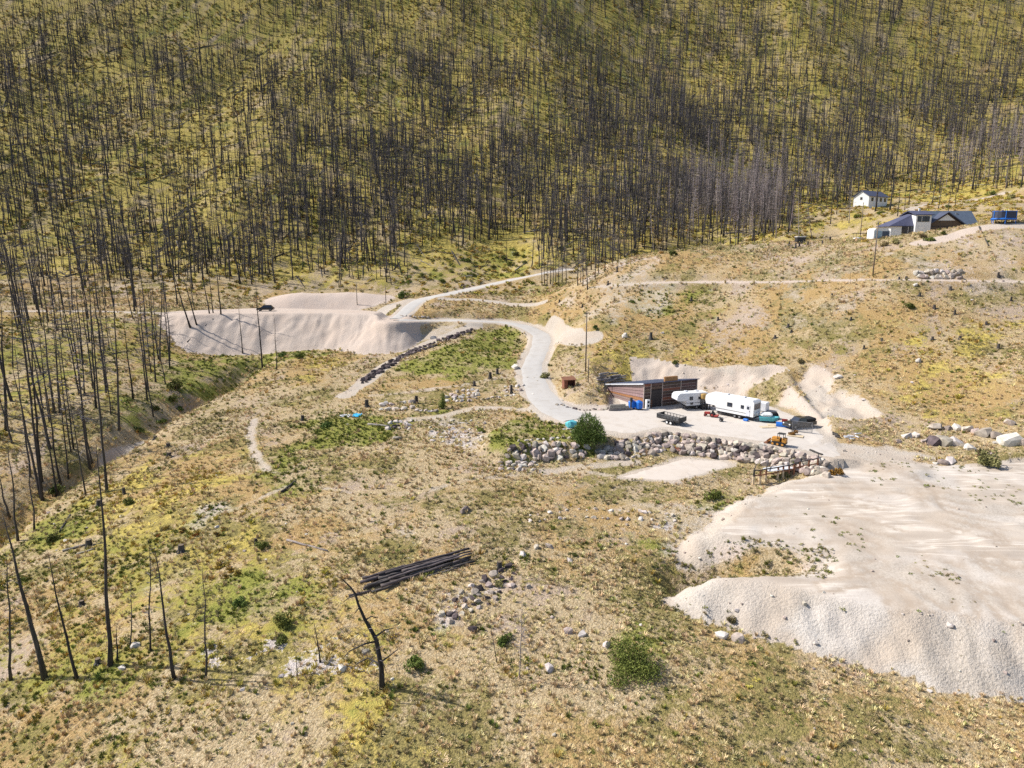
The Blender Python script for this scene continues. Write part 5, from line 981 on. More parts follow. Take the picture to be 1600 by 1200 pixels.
for k in range(1, nb_):
    for x0, x1 in ((0.06, 1.45), (4.15, L1)): MB().box(((x0 + x1) / 2, 0.015, k * bh), (x1 - x0, 0.1, 0.05)).build('batten', M['batten'], wl)
for x in (0.0, 1.5, 4.08, 8.25, L1): MB().box((x, -0.04, HF / 2), (0.13, 0.14, HF)).build('post', M['batten'], e)
rf = MB().add([(-0.35, -0.35, HF + 0.05), (L1 + 0.3, -0.35, HF + 0.05), (L1 + 0.3, L2 + 0.3, HB), (-0.35, L2 + 0.3, HB), (-0.35, -0.35, HF + 0.2), (L1 + 0.3, -0.35, HF + 0.2), (L1 + 0.3, L2 + 0.3, HB + 0.15), (-0.35, L2 + 0.3, HB + 0.15)], [(3, 2, 1, 0), (4, 5, 6, 7), (0, 1, 5, 4), (1, 2, 6, 5), (2, 3, 7, 6), (3, 0, 4, 7)]).build('roof', M['roofdark'], e)
for k in range(1, 14):
    x = -0.35 + k * (L1 + 0.65) / 14; MB().add([(x - 0.03, -0.3, HF + 0.2), (x + 0.03, -0.3, HF + 0.2), (x + 0.03, L2 + 0.25, HB + 0.15), (x - 0.03, L2 + 0.25, HB + 0.15), (x - 0.03, -0.3, HF + 0.25), (x + 0.03, -0.3, HF + 0.25), (x + 0.03, L2 + 0.25, HB + 0.2), (x - 0.03, L2 + 0.25, HB + 0.2)], [(4, 5, 6, 7), (0, 1, 5, 4), (1, 2, 6, 5), (3, 0, 4, 7)]).build('roof_seam', M['roofdark'], rf)
MB().add([(-0.4, -0.35, HF - 0.02), (-0.4, L2 + 0.3, HB - 0.07), (-0.4, L2 + 0.3, HB + 0.18), (-0.4, -0.35, HF + 0.23), (-0.36, -0.35, HF - 0.02), (-0.36, L2 + 0.3, HB - 0.07), (-0.36, L2 + 0.3, HB + 0.18), (-0.36, -0.35, HF + 0.23)], [(0, 3, 2, 1), (4, 5, 6, 7), (0, 4, 7, 3), (3, 7, 6, 2)]).build('fascia', M['offwhite'], e)
MB().box((5.9, 0.0, HF + 0.55), (2.9, 0.5, 0.95), bev=0.04).build('parapet', M['board_orange'], e)
dr = MB().box((2.78, 0.0, 1.62), (2.35, 0.12, 3.2), bev=0.02).build('door', M['darkdoor'], e)
for k in range(5): MB().box((2.78, -0.075, 0.35 + k * 0.64), (2.3, 0.03, 0.56)).build('door_panel', M['darkdoor'], dr)
def at_shop(x, y, z=0): return A + Vector((x * math.cos(TH) - y * math.sin(TH), x * math.sin(TH) + y * math.cos(TH), z))
# things standing at the workshop corner
def blue_tank(loc, rz, lab):
    e = thing('water_tank', lab, 'tank', tuple(loc), rz); b = MB(); b.box((0, 0, 0.85), (1.15, 1.1, 1.5), bev=0.2); b.build('tank_body', M['blue'], e)
    MB().box((0, 0, 0.05), (1.2, 1.15, 0.12)).build('pallet', M['darksteel'], e); MB().cyl((0, 0, 1.58), (0, 0, 1.72), 0.22, 12).build('lid', M['blue'], e)
    for k in range(4): MB().box((-0.42 + k * 0.28, -0.56, 0.85), (0.06, 0.05, 1.2)).build('rib', M['blue'], e)
blue_tank(at_shop(-1.35, -0.6), TH, 'bright blue plastic tank beside the white cabinet at the workshop corner'); blue_tank(at_shop(-2.3, 0.3), TH + 0.2, 'shaded blue plastic tank behind and left of its brighter twin')
e = thing('cabinet', 'narrow white cabinet with two dark round vents by the workshop door', 'cabinet', tuple(at_shop(0.55, -0.55)), TH)
MB().box((0, 0, 0.85), (0.75, 0.6, 1.7), bev=0.04).build('case', M['white'], e)
for z in (1.25, 0.55): MB().cyl((0, -0.29, z), (0, -0.33, z), 0.22, 12).build('vent', M['black'], e)
e = thing('metal_rack', 'small dark metal rack between white cabinet and workshop door', 'rack', tuple(at_shop(1.2, -0.5)), TH)
for x in (-0.2, 0.2): MB().box((x, 0, 0.75), (0.06, 0.4, 1.5)).build('upright', M['rust'], e)
for z in (0.25, 0.7, 1.15): MB().box((0, 0, z), (0.4, 0.38, 0.05)).build('shelf', M['steel'], e)
e = thing('timber_wall', 'low dark timber retaining wall left of the blue tanks', 'wall', tuple(at_shop(-2.8, -0.2)), TH + math.radians(-12)); e['kind'] = 'thing'
for k in range(3): MB().box((-2.0 - 0.3 * k, 0, 0.2 + k * 0.38), (4.6 - 0.8 * k, 0.3, 0.36), bev=0.03).build('timber', M['log'], e)
MB().box((0.1, 0.3, 1.1), (0.4, 0.6, 2.2), bev=0.05).build('end_post', M['char'], e)

# ---------------------------------------------------------------- wheels, trailers, machines
def wheel(parent, x, y, r, w, mat_rim=None, n=14):
    t = MB().tube([(x, y - w / 2, r), (x, y - w * 0.3, r), (x, y + w * 0.3, r), (x, y + w / 2, r)], [r * 0.9, r, r, r * 0.9], n).build('tyre', M['black'], parent, False)
    MB().cyl((x, y - w / 2 - 0.02, r), (x, y + w / 2 + 0.02, r), r * 0.55, 10).build('rim', mat_rim or M['steel'], t); return t
def fifth_wheel(name, lab, loc, rz, L, W, Hh, nose, wins, rear_win, awn, body=None):
    """local x: nose towards -x, rear +x; y: -W/2 is the side seen"""
    e = thing(name, lab, 'trailer', tuple(loc), rz); body = body or M['white']; z0 = 0.75
    out = [(-L / 2 + nose, z0), (L / 2 - 0.05, z0), (L / 2, z0 + 0.3), (L / 2, Hh - 0.25), (L / 2 - 0.25, Hh), (-L / 2 + 0.5, Hh), (-L / 2 + 0.12, Hh - 0.35), (-L / 2, Hh - 1.1), (-L / 2 + 0.25, z0 + 0.95), (-L / 2 + nose * 0.95, z0 + 0.85)]
    bd = MB().prism(out, -W / 2, W / 2).build('body', body, e)
    MB().box((-L / 2 + nose + (L - nose) / 2, 0, z0 - 0.14), (L - nose - 0.1, W * 0.86, 0.26)).build('chassis', M['darksteel'], e)
    MB().box((0.15, 0, Hh + 0.03), (L - 1.0, W - 0.25, 0.06), bev=0.02).build('roof', M['white'], e)
    for x in (-L * 0.12, L * 0.22): MB().box((x, 0.2, Hh + 0.16), (0.6, 0.6, 0.22), bev=0.05).build('roof_vent', M['offwhite'], e)
    for x, z, w, h in wins:
        f = MB().box((x, -W / 2 - 0.02, z), (w + 0.12, 0.05, h + 0.12)).build('window', M['darksteel'], e); MB().box((x, -W / 2 - 0.05, z), (w, 0.03, h)).build('pane', M['glass'], f)
    for y, z, w, h in rear_win:
        f = MB().box((L / 2 + 0.02, y, z), (0.05, w + 0.1, h + 0.1)).build('window', M['steel'], e); MB().box((L / 2 + 0.05, y, z), (0.03, w, h)).build('pane', M['glass'], f)
    if awn is not None:
        d = MB().box((awn, -W / 2 - 0.02, z0 + 1.0), (0.75, 0.05, 1.9), bev=0.02).build('door', M['offwhite'], e); MB().box((awn, -W / 2 - 0.06, z0 + 1.5), (0.4, 0.03, 0.5)).build('pane', M['glass'], d); MB().box((awn + 0.28, -W / 2 - 0.07, z0 + 0.95), (0.06, 0.05, 0.12)).build('handle', M['darksteel'], d)
    MB().box((0.3, -W / 2 - 0.015, z0 + 0.5), (L - nose - 0.4, 0.03, 0.1)).build('stripe', M['steel'], e)
    for dx in (0.1, 1.0):
        for s in (-1, 1): wheel(e, L * 0.12 + dx, s * (W / 2 - 0.18), 0.36, 0.24)
    for s in (-1, 1): MB().box((-L / 2 + nose + 0.4, s * W * 0.35, 0.32), (0.1, 0.1, 0.66)).build('landing_leg', M['darksteel'], e)
    MB().box((-L / 2 + nose * 0.45, 0, z0 + 0.55), (0.3, 0.35, 0.75)).build('hitch_pin', M['darksteel'], e)
    for s in (-1, 1): MB().box((L / 2 + 0.02, s * (W / 2 - 0.25), z0 + 0.35), (0.04, 0.18, 0.22)).build('tail_light', M['red'], e)
    return e
def zat(x, y): return float(terrain_z(x, y)) + 0.06
c = PZ(1147, 653, YARD_Z); fifth_wheel('travel_trailer', 'large white fifth-wheel trailer with grey rear, in the middle of the yard', (c[0], c[1] + 1.4, YARD_Z + 0.06), math.radians(-47), 9.4, 2.5, 3.55, 2.3, [(0.2, 2.25, 0.85, 0.6), (2.6, 2.25, 0.45, 0.5)], [(-0.72, 2.5, 0.5, 0.9), (0.0, 2.5, 0.5, 0.9), (0.72, 2.5, 0.5, 0.9)], 3.7)
bp = bpy.data.objects.get('travel_trailer')
sp = MB().cyl((4.75, 0.1, 1.25), (4.98, 0.1, 1.25), 0.38, 14).build('spare_wheel_cover', M['white'], bp)
MB().box((3.6, -1.6, 0.2), (0.8, 0.55, 0.35), bev=0.05).build('entry_step', M['blue'], bp)
c = at_shop(7.9, -3.4); fifth_wheel('travel_trailer', 'small white fifth-wheel trailer parked against the workshop front', (c.x, c.y, YARD_Z + 0.06), math.radians(14), 6.4, 2.3, 3.05, 2.0, [(-0.35, 2.1, 0.55, 0.55), (1.3, 2.1, 0.35, 0.35), (2.4, 2.1, 0.35, 0.35), (-0.2, 1.15, 0.4, 0.3)], [(0, 2.1, 0.9, 0.6)], None, M['offwhite'])
# utility trailer
p0 = P3(PZ(1031, 657, YARD_Z)); p1 = P3(PZ(1067, 666, YARD_Z)); rz = math.atan2(p1.y - p0.y, p1.x - p0.x); c = (p0 + p1) / 2
e = thing('utility_trailer', 'dark open utility trailer with mesh sides standing alone on the yard', 'trailer', (c.x, c.y, YARD_Z + 0.06), rz); L, W = 4.7, 2.0
MB().box((0, 0, 0.72), (L, W, 0.14)).build('deck', M['darksteel'], e)
MB().box((0, 0, 0.58), (L * 0.96, W * 0.5, 0.14)).build('chassis', M['black'], e)
for s in (-1, 1):
    sd = MB().box((0, s * W / 2, 1.45), (L, 0.06, 0.07)).build('side_rail', M['steel'], e)
    MB().box((0, s * W / 2, 0.86), (L, 0.05, 0.2)).build('side_board', M['darksteel'], e)
    for k in range(8): MB().box((-L / 2 + 0.05 + k * (L - 0.1) / 7, s * W / 2, 1.1), (0.06, 0.06, 0.72)).build('stake', M['darksteel'], e)
    for k in range(4): MB().box((0, s * W / 2, 0.98 + k * 0.13), (L, 0.02, 0.025)).build('mesh_wire', M['steel'], sd)
    for x in (0.1, 0.9): wheel(e, x, s * (W / 2 + 0.2), 0.36, 0.22, M['white'])
    MB().box((0.5, s * (W / 2 + 0.2), 0.8), (1.75, 0.26, 0.06), bev=0.02).build('mudguard', M['darksteel'], e)
for x in (-L / 2, L / 2): MB().box((x, 0, 1.1), (0.06, W, 0.7)).build('end_gate', M['darksteel'], e)
MB().tube([(L / 2, 0.5, 0.6), (L / 2 + 1.2, 0, 0.55)], [0.05, 0.05], 5).build('drawbar', M['darksteel'], e); MB().tube([(L / 2, -0.5, 0.6), (L / 2 + 1.2, 0, 0.55)], [0.05, 0.05], 5).build('drawbar', M['darksteel'], e)
# orange crawler loader
c = P3(PZ(1217, 694, YARD_Z)); e = thing('crawler_loader', 'small orange crawler loader with open roll cage on the yard edge', 'loader', (c.x, c.y, zat(c.x, c.y)), math.radians(-38)); e.scale = (0.86, 0.86, 0.8)
for s in (-1, 1):
    t = MB(); o = [(-1.2, 0.25), (-0.9, 0.0), (0.9, 0.0), (1.2, 0.25), (1.2, 0.5), (0.9, 0.72), (-0.9, 0.72), (-1.2, 0.5)]; t.prism(o, s * 0.75 - 0.2, s * 0.75 + 0.2); tk = t.build('track', M['black'], e)
    for x in (-0.85, 0, 0.85): MB().cyl((x, s * 0.75 - 0.22, 0.36), (x, s * 0.75 + 0.22, 0.36), 0.22, 10).build('roller', M['orange'], tk)
MB().prism([(-1.15, 0.6), (0.2, 0.6), (0.2, 1.35), (-0.2, 1.5), (-1.15, 1.45)], -0.5, 0.5).build('engine_cover', M['orange'], e)
MB().box((0.95, 0, 1.05), (0.75, 1.0, 0.95), bev=0.08).build('rear_housing', M['orange'], e)
MB().box((0.3, 0, 1.15), (0.5, 0.5, 0.5), bev=0.08).build('seat', M['black'], e)
for x in (-0.15, 0.85):
    for s in (-1, 1): MB().box((x, s * 0.55, 1.75), (0.08, 0.08, 1.0)).build('cage_post', M['darksteel'], e)
MB().box((0.35, 0, 2.27), (1.25, 1.25, 0.08), bev=0.03).build('canopy', M['darksteel'], e)
for s in (-1, 1): MB().tube([(0.2, s * 0.72, 1.25), (-1.0, s * 0.72, 1.15), (-1.75, s * 0.72, 0.5)], [0.08, 0.08, 0.07], 5).build('lift_arm', M['orange'], e)
MB().prism([(-2.4, 0.1), (-1.7, 0.1), (-1.7, 0.85), (-1.85, 0.85), (-1.9, 0.3), (-2.4, 0.22)], -0.95, 0.95).build('bucket', M['rust'], e)
# dark pickup with a blue plough blade standing before it
def pickup(lab, loc, rz, L=5.4, W=1.95, covered=True):
    e = thing('pickup_truck', lab, 'pickup', tuple(loc), rz); w = W / 2
    MB().prism([(-L / 2, 0.45), (L / 2, 0.45), (L / 2, 1.05), (-L / 2 + 1.9, 1.08), (-L / 2 + 0.1, 0.98), (-L / 2, 0.85)], -w, w).build('body', M['carpaint'], e)
    cb = MB(); cb.add([(-L / 2 + 1.45, -w * 0.92, 1.04), (0.75, -w * 0.92, 1.04), (0.75, w * 0.92, 1.04), (-L / 2 + 1.45, w * 0.92, 1.04), (-L / 2 + 2.15, -w * 0.78, 1.78), (0.6, -w * 0.78, 1.78), (0.6, w * 0.78, 1.78), (-L / 2 + 2.15, w * 0.78, 1.78)], [(4, 5, 6, 7), (0, 1, 5, 4), (1, 2, 6, 5), (2, 3, 7, 6), (3, 0, 4, 7)]); cb.build('cab', M['carpaint'], e)
    MB().add([(-L / 2 + 1.5, -w * 0.8, 1.1), (-L / 2 + 1.5, w * 0.8, 1.1), (-L / 2 + 2.08, w * 0.7, 1.72), (-L / 2 + 2.08, -w * 0.7, 1.72)], [(0, 1, 2, 3)], Matrix.Translation((-0.02, 0, 0.03))).build('windscreen', M['glass'], e)
    for s in (-1, 1): MB().add([(-L / 2 + 1.8, s * w * 0.93, 1.1), (0.6, s * w * 0.93, 1.1), (0.52, s * w * 0.81, 1.7), (-L / 2 + 2.2, s * w * 0.81, 1.7)], [(0, 1, 2, 3)]).build('side_window', M['glass'], e)
    MB().box(((0.75 + L / 2) / 2 + 0.02, 0, 1.3 if covered else 1.1), (L / 2 - 0.8, W * 0.93, 0.5 if covered else 0.1), bev=0.12 if covered else 0.02).build('bed_cover', M['black'], e)
    for x in (-L / 2 + 0.95, L / 2 - 1.1):
        for s in (-1, 1): wheel(e, x, s * (w - 0.1), 0.4, 0.26)
    for s in (-1, 1): MB().box((-L / 2 - 0.01, s * w * 0.72, 0.85), (0.05, 0.3, 0.16)).build('headlight', M['white'], e); MB().box((L / 2 + 0.01, s * w * 0.85, 0.9), (0.04, 0.14, 0.28)).build('tail_light', M['red'], e); MB().box((-L / 2 + 1.75, s * (w + 0.1), 1.12), (0.12, 0.2, 0.16)).build('mirror', M['black'], e)
    MB().box((-L / 2 - 0.04, 0, 0.5), (0.14, W, 0.18), bev=0.03).build('bumper', M['darksteel'], e); return e
c = P3(PZ(1249, 668, YARD_Z)); pickup('black pickup truck parked at the far right of the gravel yard', (c.x, c.y, zat(c.x, c.y)), math.radians(20))
c = P3(PZ(1225, 668, YARD_Z)); e = thing('plough_blade', 'bright blue snow plough blade on the ground before the black pickup', 'plough', (c.x, c.y, zat(c.x, c.y)), math.radians(-25))
MB().prism([(-0.12, 0.05), (0.0, 0.0), (0.08, 0.05), (-0.02, 0.4), (0.12, 0.8), (0.02, 0.82), (-0.14, 0.42)], -1.25, 1.25, Matrix.Rotation(math.radians(90), 4, 'Z')).build('blade', M['blue'], e)
MB().tube([(0.6, 0.1, 0.3), (0, 1.1, 0.35)], [0.06, 0.06], 5).build('push_arm', M['red'], e); MB().tube([(-0.6, 0.1, 0.3), (0, 1.1, 0.35)], [0.06, 0.06], 5).build('push_arm', M['red'], e); MB().box((0, 1.1, 0.7), (0.9, 0.12, 0.9)).build('lift_frame', M['red'], e)
c = P3(PZ(1200, 660, YARD_Z)); e = thing('boat', 'small white and teal boat under a cover right of the large trailer', 'boat', (c.x, c.y, zat(c.x, c.y)), math.radians(-15))
MB().add([(-1.5, -0.75, 0.95), (1.0, -0.75, 0.95), (1.9, 0, 1.05), (1.0, 0.75, 0.95), (-1.5, 0.75, 0.95), (-1.4, -0.45, 0.25), (0.9, -0.4, 0.25), (1.4, 0, 0.35), (0.9, 0.4, 0.25), (-1.4, 0.45, 0.25)], [(9, 8, 7, 6, 5), (0, 1, 6, 5), (1, 2, 7, 6), (2, 3, 8, 7), (3, 4, 9, 8), (4, 0, 5, 9), (0, 4, 3, 2, 1)]).build('hull', M['teal'], e)
MB().box((-0.3, 0, 1.3), (1.9, 1.2, 0.75), bev=0.25).build('cover', M['white'], e); MB().box((0, 0, 0.12), (2.2, 0.7, 0.25)).build('cradle', M['darksteel'], e)
c = P3(PZ(1211, 657, YARD_Z)); e = thing('tarp_heap', 'rounded black tarp-covered heap between boat and pickup', 'heap', (c.x, c.y + 1, zat(c.x, c.y)), 0.3)
inst('tarp', rock_mesh('tarp', 91, M['black'], 60, 0.8, True), e, (0, 0, 0.4), (0, 0, 0), (1.0, 0.8, 1.0)); MB().tube([(-1, -0.6, 0.1), (0, -0.85, 0.12), (1, -0.6, 0.1)], [0.03, 0.03, 0.03], 5).build('rope', M['steel'], e)
c = P3(PZ(1196, 649, YARD_Z)); e = thing('cargo_box', 'pale flat-sided box standing behind the large trailer', 'box', (c.x, c.y + 4.0, zat(c.x, c.y + 4)), math.radians(-40))
MB().box((0, 0, 0.85), (3.6, 1.8, 1.5), bev=0.05).build('case', M['offwhite'], e); MB().box((0, -0.93, 0.85), (1.5, 0.04, 1.3)).build('door', M['white'], e); MB().box((0, 0, 0.07), (3.2, 1.5, 0.16)).build('skid', M['darksteel'], e)
# chain-link panels and boards near the pickup
e = thing('mesh_panel', 'grey wire mesh fence panel standing beside the black pickup', 'fence panel', tuple(P3(PZ(1253, 676, YARD_Z))), math.radians(-30)); e.location.z = zat(e.location.x, e.location.y)
for x in (-1.5, 1.5): MB().cyl((x, 0, 0), (x, 0, 1.8), 0.04, 6).build('post', M['steel'], e)
for z in (0.1, 1.75): MB().cyl((-1.5, 0, z), (1.5, 0, z), 0.03, 6).build('rail', M['steel'], e)
w_ = MB()
for k in range(25): x = -1.45 + k * 0.12; w_.box((x, 0, 0.92), (0.012, 0.012, 1.6)); w_.box((0, 0, 0.15 + k * 0.065), (2.9, 0.012, 0.012))
o = w_.build('wire_mesh', M['steel'], e); o['kind'] = 'stuff'
for px, py, L, a_, lab in ((1200, 668, 2.6, 0.1, 'pale plywood sheet lying on the yard left of the blue plough'), (1210, 665, 2.2, -0.2, 'second pale sheet lying nearest the blue plough'), (1243, 681, 2.4, -0.5, 'brown board lying below the mesh fence panel')):
    c = PZ(px, py, YARD_Z); o = MB().box((0, 0, 0.06), (L, 1.2, 0.06), bev=0.01).build('plywood_sheet', M['postpale'], None); o.location = (c[0], c[1], zat(c[0], c[1])); o.rotation_euler = (0, 0, a_); tag(o, lab, 'board')
r = random.Random(12)
for k in range(8):
    px, py = 1316 + r.uniform(0, 22), 682 + r.uniform(0, 9); lay_log('white_pipe', (px, py), (px + r.uniform(5, 11), py + r.uniform(-1.5, 2.5)), 0.12, M['offwhite'], 'pale pipe in the scattered pile right of the yard', 'pipe', 'pale pipes piled right of the yard', r.uniform(0.1, 0.5))
for k in range(4):
    px, py = 1296 + r.uniform(0, 12), 678 + r.uniform(-1, 5); lay_log('dark_plank', (px, py), (px + 9, py + 3), 0.13, M['char'], 'dark plank lying left of the pale pipe pile', 'plank', 'dark planks beside the pale pipes', 0.1)
# red tiller, orange-topped machine between the trailers
c = P3(PZ(1108, 651, YARD_Z)); e = thing('garden_tractor', 'small red tractor parked at the nose of the large trailer', 'tractor', (c.x, c.y, zat(c.x, c.y)), math.radians(-30)); e.scale = (0.8, 0.8, 0.8)
MB().prism([(-1.1, 0.55), (0.2, 0.55), (0.2, 1.05), (-1.0, 0.95)], -0.33, 0.33).build('bonnet', M['red'], e); MB().box((0.75, 0, 0.75), (0.75, 0.8, 0.35), bev=0.06).build('rear_deck', M['darksteel'], e); MB().box((0.75, 0, 1.15), (0.4, 0.45, 0.5), bev=0.1).build('seat', M['black'], e); MB().tube([(0.2, 0, 1.0), (0.38, 0, 1.3)], [0.03, 0.03], 5).build('steering_column', M['black'], e)
for s in (-1, 1): wheel(e, 0.75, s * 0.55, 0.5, 0.3, M['red']); wheel(e, -0.8, s * 0.42, 0.3, 0.18, M['red'])
MB().box((1.6, 0, 0.35), (0.8, 1.5, 0.3), bev=0.05).build('rear_tiller', M['red'], e)
c = P3(PZ(1127, 659, YARD_Z)); e = thing('hand_tiller', 'low dark walk-behind tiller on the ground beside the large trailer', 'tiller', (c.x, c.y, zat(c.x, c.y)), -0.7)
MB().box((0, 0, 0.5), (0.6, 0.4, 0.4), bev=0.06).build('engine', M['darksteel'], e); MB().tube([(0.2, 0.2, 0.6), (1.1, 0.3, 0.95)], [0.03, 0.03], 5).build('handle', M['steel'], e); MB().tube([(0.2, -0.2, 0.6), (1.1, -0.3, 0.95)], [0.03, 0.03], 5).build('handle', M['steel'], e); wheel(e, 0, 0.3, 0.25, 0.14); wheel(e, 0, -0.3, 0.25, 0.14)
c = P3(PZ(1099, 640, YARD_Z)); e = thing('log_splitter', 'upright machine with orange top on dark frame between the two trailers', 'machine', (c.x, c.y, zat(c.x, c.y)), 0.3)
for x in (-0.4, 0.4):
    for y in (-0.3, 0.3): MB().box((x, y, 1.0), (0.16, 0.16, 2.0)).build('leg', M['darksteel'], e)
MB().box((0, 0, 2.45), (1.1, 0.9, 1.0), bev=0.15).build('hopper', M['board_orange'], e); MB().box((0, 0, 0.7), (0.9, 0.7, 0.5)).build('motor', M['darksteel'], e)
c = P3(PZ(1107, 640, YARD_Z)); e = thing('steel_stand', 'dark upright steel stand right of the orange-topped machine', 'stand', (c.x, c.y, zat(c.x, c.y)), 0.3)
for x in (-0.25, 0.25): MB().box((x, 0, 1.0), (0.12, 0.2, 2.0)).build('upright', M['darksteel'], e)
MB().box((0, 0, 1.9), (0.7, 0.4, 0.3)).build('head', M['darksteel'], e); MB().box((0, 0, 0.05), (0.9, 0.7, 0.1)).build('foot_plate', M['darksteel'], e)
# timber railing beside the gravel fill
e = thing('post_railing', 'rusty railing on pale timber posts beside the gravel fill', 'railing', tuple(hit(1225, 745)))
RP = [(1177, 757, 2.1), (1187, 756, 2.0), (1196, 754, 2.0), (1215, 748, 1.7), (1223, 746, 1.7), (1232, 744, 1.6), (1240, 741, 1.6), (1249, 738, 1.6), (1263, 736, 1.6), (1277, 733, 1.6)]
tops = []
for k, (px, py, h) in enumerate(RP):
    p = P3(hit(px, py)) - Vector(e.location); MB().box((p.x, p.y, p.z + h * 0.28 - 0.2), (0.24, 0.24, h * 0.56 + 0.4)).build('post', M['postpale'] if k in (0, 1, 2, 3, 4) else M['rust'], e); MB().box((p.x, p.y, p.z + h * 0.78), (0.2, 0.2, h * 0.44)).build('post_cap', M['rust'] if k != 0 else M['darksteel'], e); tops.append(p + Vector((0, 0, h)))
for a_, b_ in zip(tops[:-1], tops[1:]):
    for dz in (0, -0.75): MB().tube([a_ + Vector((0, 0, dz)), b_ + Vector((0, 0, dz))], [0.1, 0.1], 4).build('rail', M['rust'] if dz else M['darksteel'], e)
a_ = tops[0] - tops[2]; bk = Vector((1.2, 2.6, 0))
for t in (tops[0], tops[2], tops[-1], tops[-3]): MB().tube([t, t + bk], [0.08, 0.08], 4).build('cross_rail', M['darksteel'], e)
MB().box(tuple((tops[2] + tops[5]) / 2 + bk * 0.4 - Vector((0, 0, 0.5))), (4.2, 1.6, 0.08), 0.35).build('deck_sheet', M['offwhite'], e)
# teal tarp bundle, blue tarp, shed
c = P3(hit(893, 668)); e = thing('tarp_bundle', 'turquoise tarp-covered bundle beside the willow bush', 'tarp', tuple(c)); inst('tarp', rock_mesh('tarp', 93, M['teal'], 50, 0.75), e, (0, 0, 0.5), (0, 0, 0.4), (1.15, 0.9, 1.0)); MB().box((-0.4, -1.0, 0.05), (2.4, 0.3, 0.12), 0.3).build('pale_plank', M['offwhite'], e)
c = P3(hit(548, 650)); e = thing('ground_tarp', 'blue and white crumpled tarp on the lower lawn', 'tarp', tuple(c))
def crumple(nx_, ny_, sx, sy, seed, h): 
    g = np.random.default_rng(seed); X, Y = np.meshgrid(np.linspace(-sx, sx, nx_), np.linspace(-sy, sy, ny_)); Z = g.uniform(0.03, h, X.shape); V = np.stack([X + g.normal(0, 0.06, X.shape), Y + g.normal(0, 0.06, X.shape), Z], -1).reshape(-1, 3)
    V[:, 2] += np.array([float(terrain_z(c.x + v[0], c.y + v[1])) - c.z for v in V]); i = np.arange(nx_ * ny_).reshape(ny_, nx_); return V, np.stack([i[:-1, :-1], i[:-1, 1:], i[1:, 1:], i[1:, :-1]], -1).reshape(-1, 4)
V, F_ = crumple(9, 6, 0.75, 0.9, 4, 0.3); V[:, 0] += 1.2; inst('blue_sheet', np_mesh('blue_sheet', V, F_, simple('blue_tarp', (0.05, 0.45, 0.75), (0.04, 0.33, 0.58), 3, 0.6)), e)
V, F_ = crumple(12, 5, 1.2, 0.6, 5, 0.2); V[:, 0] -= 0.8; inst('white_sheet', np_mesh('white_sheet', V, F_, M['offwhite']), e)
c = P3(hit(889, 606)); e = thing('small_shed', 'tiny red-brown open-fronted shed beside the driveway', 'shed', (c.x, c.y + 0.8, c.z - 0.2), math.radians(12))
for x in (-1.1, 1.1): MB().box((x, 0, 0.85), (0.1, 1.6, 1.9)).build('side_wall', M['redshed'], e)
MB().box((0, 0.8, 0.85), (2.2, 0.08, 1.9)).build('back_wall', M['redshed'], e)
for k in range(3): MB().box((-0.75 , -0.8, 0.35 + k * 0.55), (0.6, 0.06, 0.5)).build('front_board', M['redshed'], e)
sr = MB().add([(-1.35, -1.1, 1.75), (1.35, -1.1, 1.75), (1.35, 1.1, 2.05), (-1.35, 1.1, 2.05), (-1.35, -1.1, 1.87), (1.35, -1.1, 1.87), (1.35, 1.1, 2.17), (-1.35, 1.1, 2.17)], [(3, 2, 1, 0), (4, 5, 6, 7), (0, 1, 5, 4), (1, 2, 6, 5), (2, 3, 7, 6), (3, 0, 4, 7)]).build('roof', M['rust'], e)

# ---------------------------------------------------------------- poles
def pole(b, t, lab, r0=0.16, arm=True):
    p = P3(hit(*b)); q = PY(t[0], t[1], p.y); h = q[2] - p.z; e = thing('utility_pole', lab, 'pole', tuple(p)); MB().tube([(0, 0, -0.5), (0, 0, h)], [r0, r0 * 0.7], 8).build('shaft', M['pole'], e, True)
    if arm:
        x = MB().box((0, 0, h - 0.5), (1.6, 0.1, 0.12), 0.9).build('crossarm', M['pole'], e)
        for s in (-0.65, 0, 0.65): MB().cyl((s * math.cos(0.9), s * math.sin(0.9), h - 0.44), (s * math.cos(0.9), s * math.sin(0.9), h - 0.22), 0.05, 6).build('insulator', M['steel'], x)
pole((915, 581), (915, 486), 'tall wooden utility pole on the slope behind the tiny red shed')
pole((919, 598), (919, 560), 'short wooden post at the foot of the tall utility pole', 0.12, False)
pole((1364, 430), (1366, 346), 'wooden utility pole on the spur below the houses')
pole((558, 476), (557, 441), 'slim pole standing on the gravel mound', 0.12, False); pole((603, 476), (603, 446), 'slim pole at the right end of the gravel mound', 0.12, False)
pole((1344, 372), (1345, 316), 'thin dark pole left of the white garden tent', 0.14, False)

# ---------------------------------------------------------------- parked car on the embankment
c = P3(PZ(415, 486, EMB_Z)); e = thing('parked_car', 'dark car parked on top of the gravel embankment', 'car', (c.x, c.y, zat(c.x, c.y)), math.radians(8)); L, w = 4.7, 0.92
MB().prism([(-L / 2, 0.35), (L / 2, 0.35), (L / 2, 0.85), (L / 2 - 0.2, 1.0), (1.0, 1.02), (-1.2, 1.02), (-L / 2 + 0.15, 0.88), (-L / 2, 0.7)], -w, w).build('body', M['carpaint'], e)
MB().add([(-1.3, -w * .93, 1.0), (2.1, -w * .93, 1.0), (2.1, w * .93, 1.0), (-1.3, w * .93, 1.0), (-0.5, -w * .76, 1.6), (1.6, -w * .76, 1.62), (1.6, w * .76, 1.62), (-0.5, w * .76, 1.6)], [(4, 5, 6, 7), (0, 1, 5, 4), (1, 2, 6, 5), (2, 3, 7, 6), (3, 0, 4, 7)]).build('cabin', M['glass'], e)
MB().box((0.55, 0, 1.63), (2.1, w * 1.45, 0.06), bev=0.02).build('roof', M['carpaint'], e)
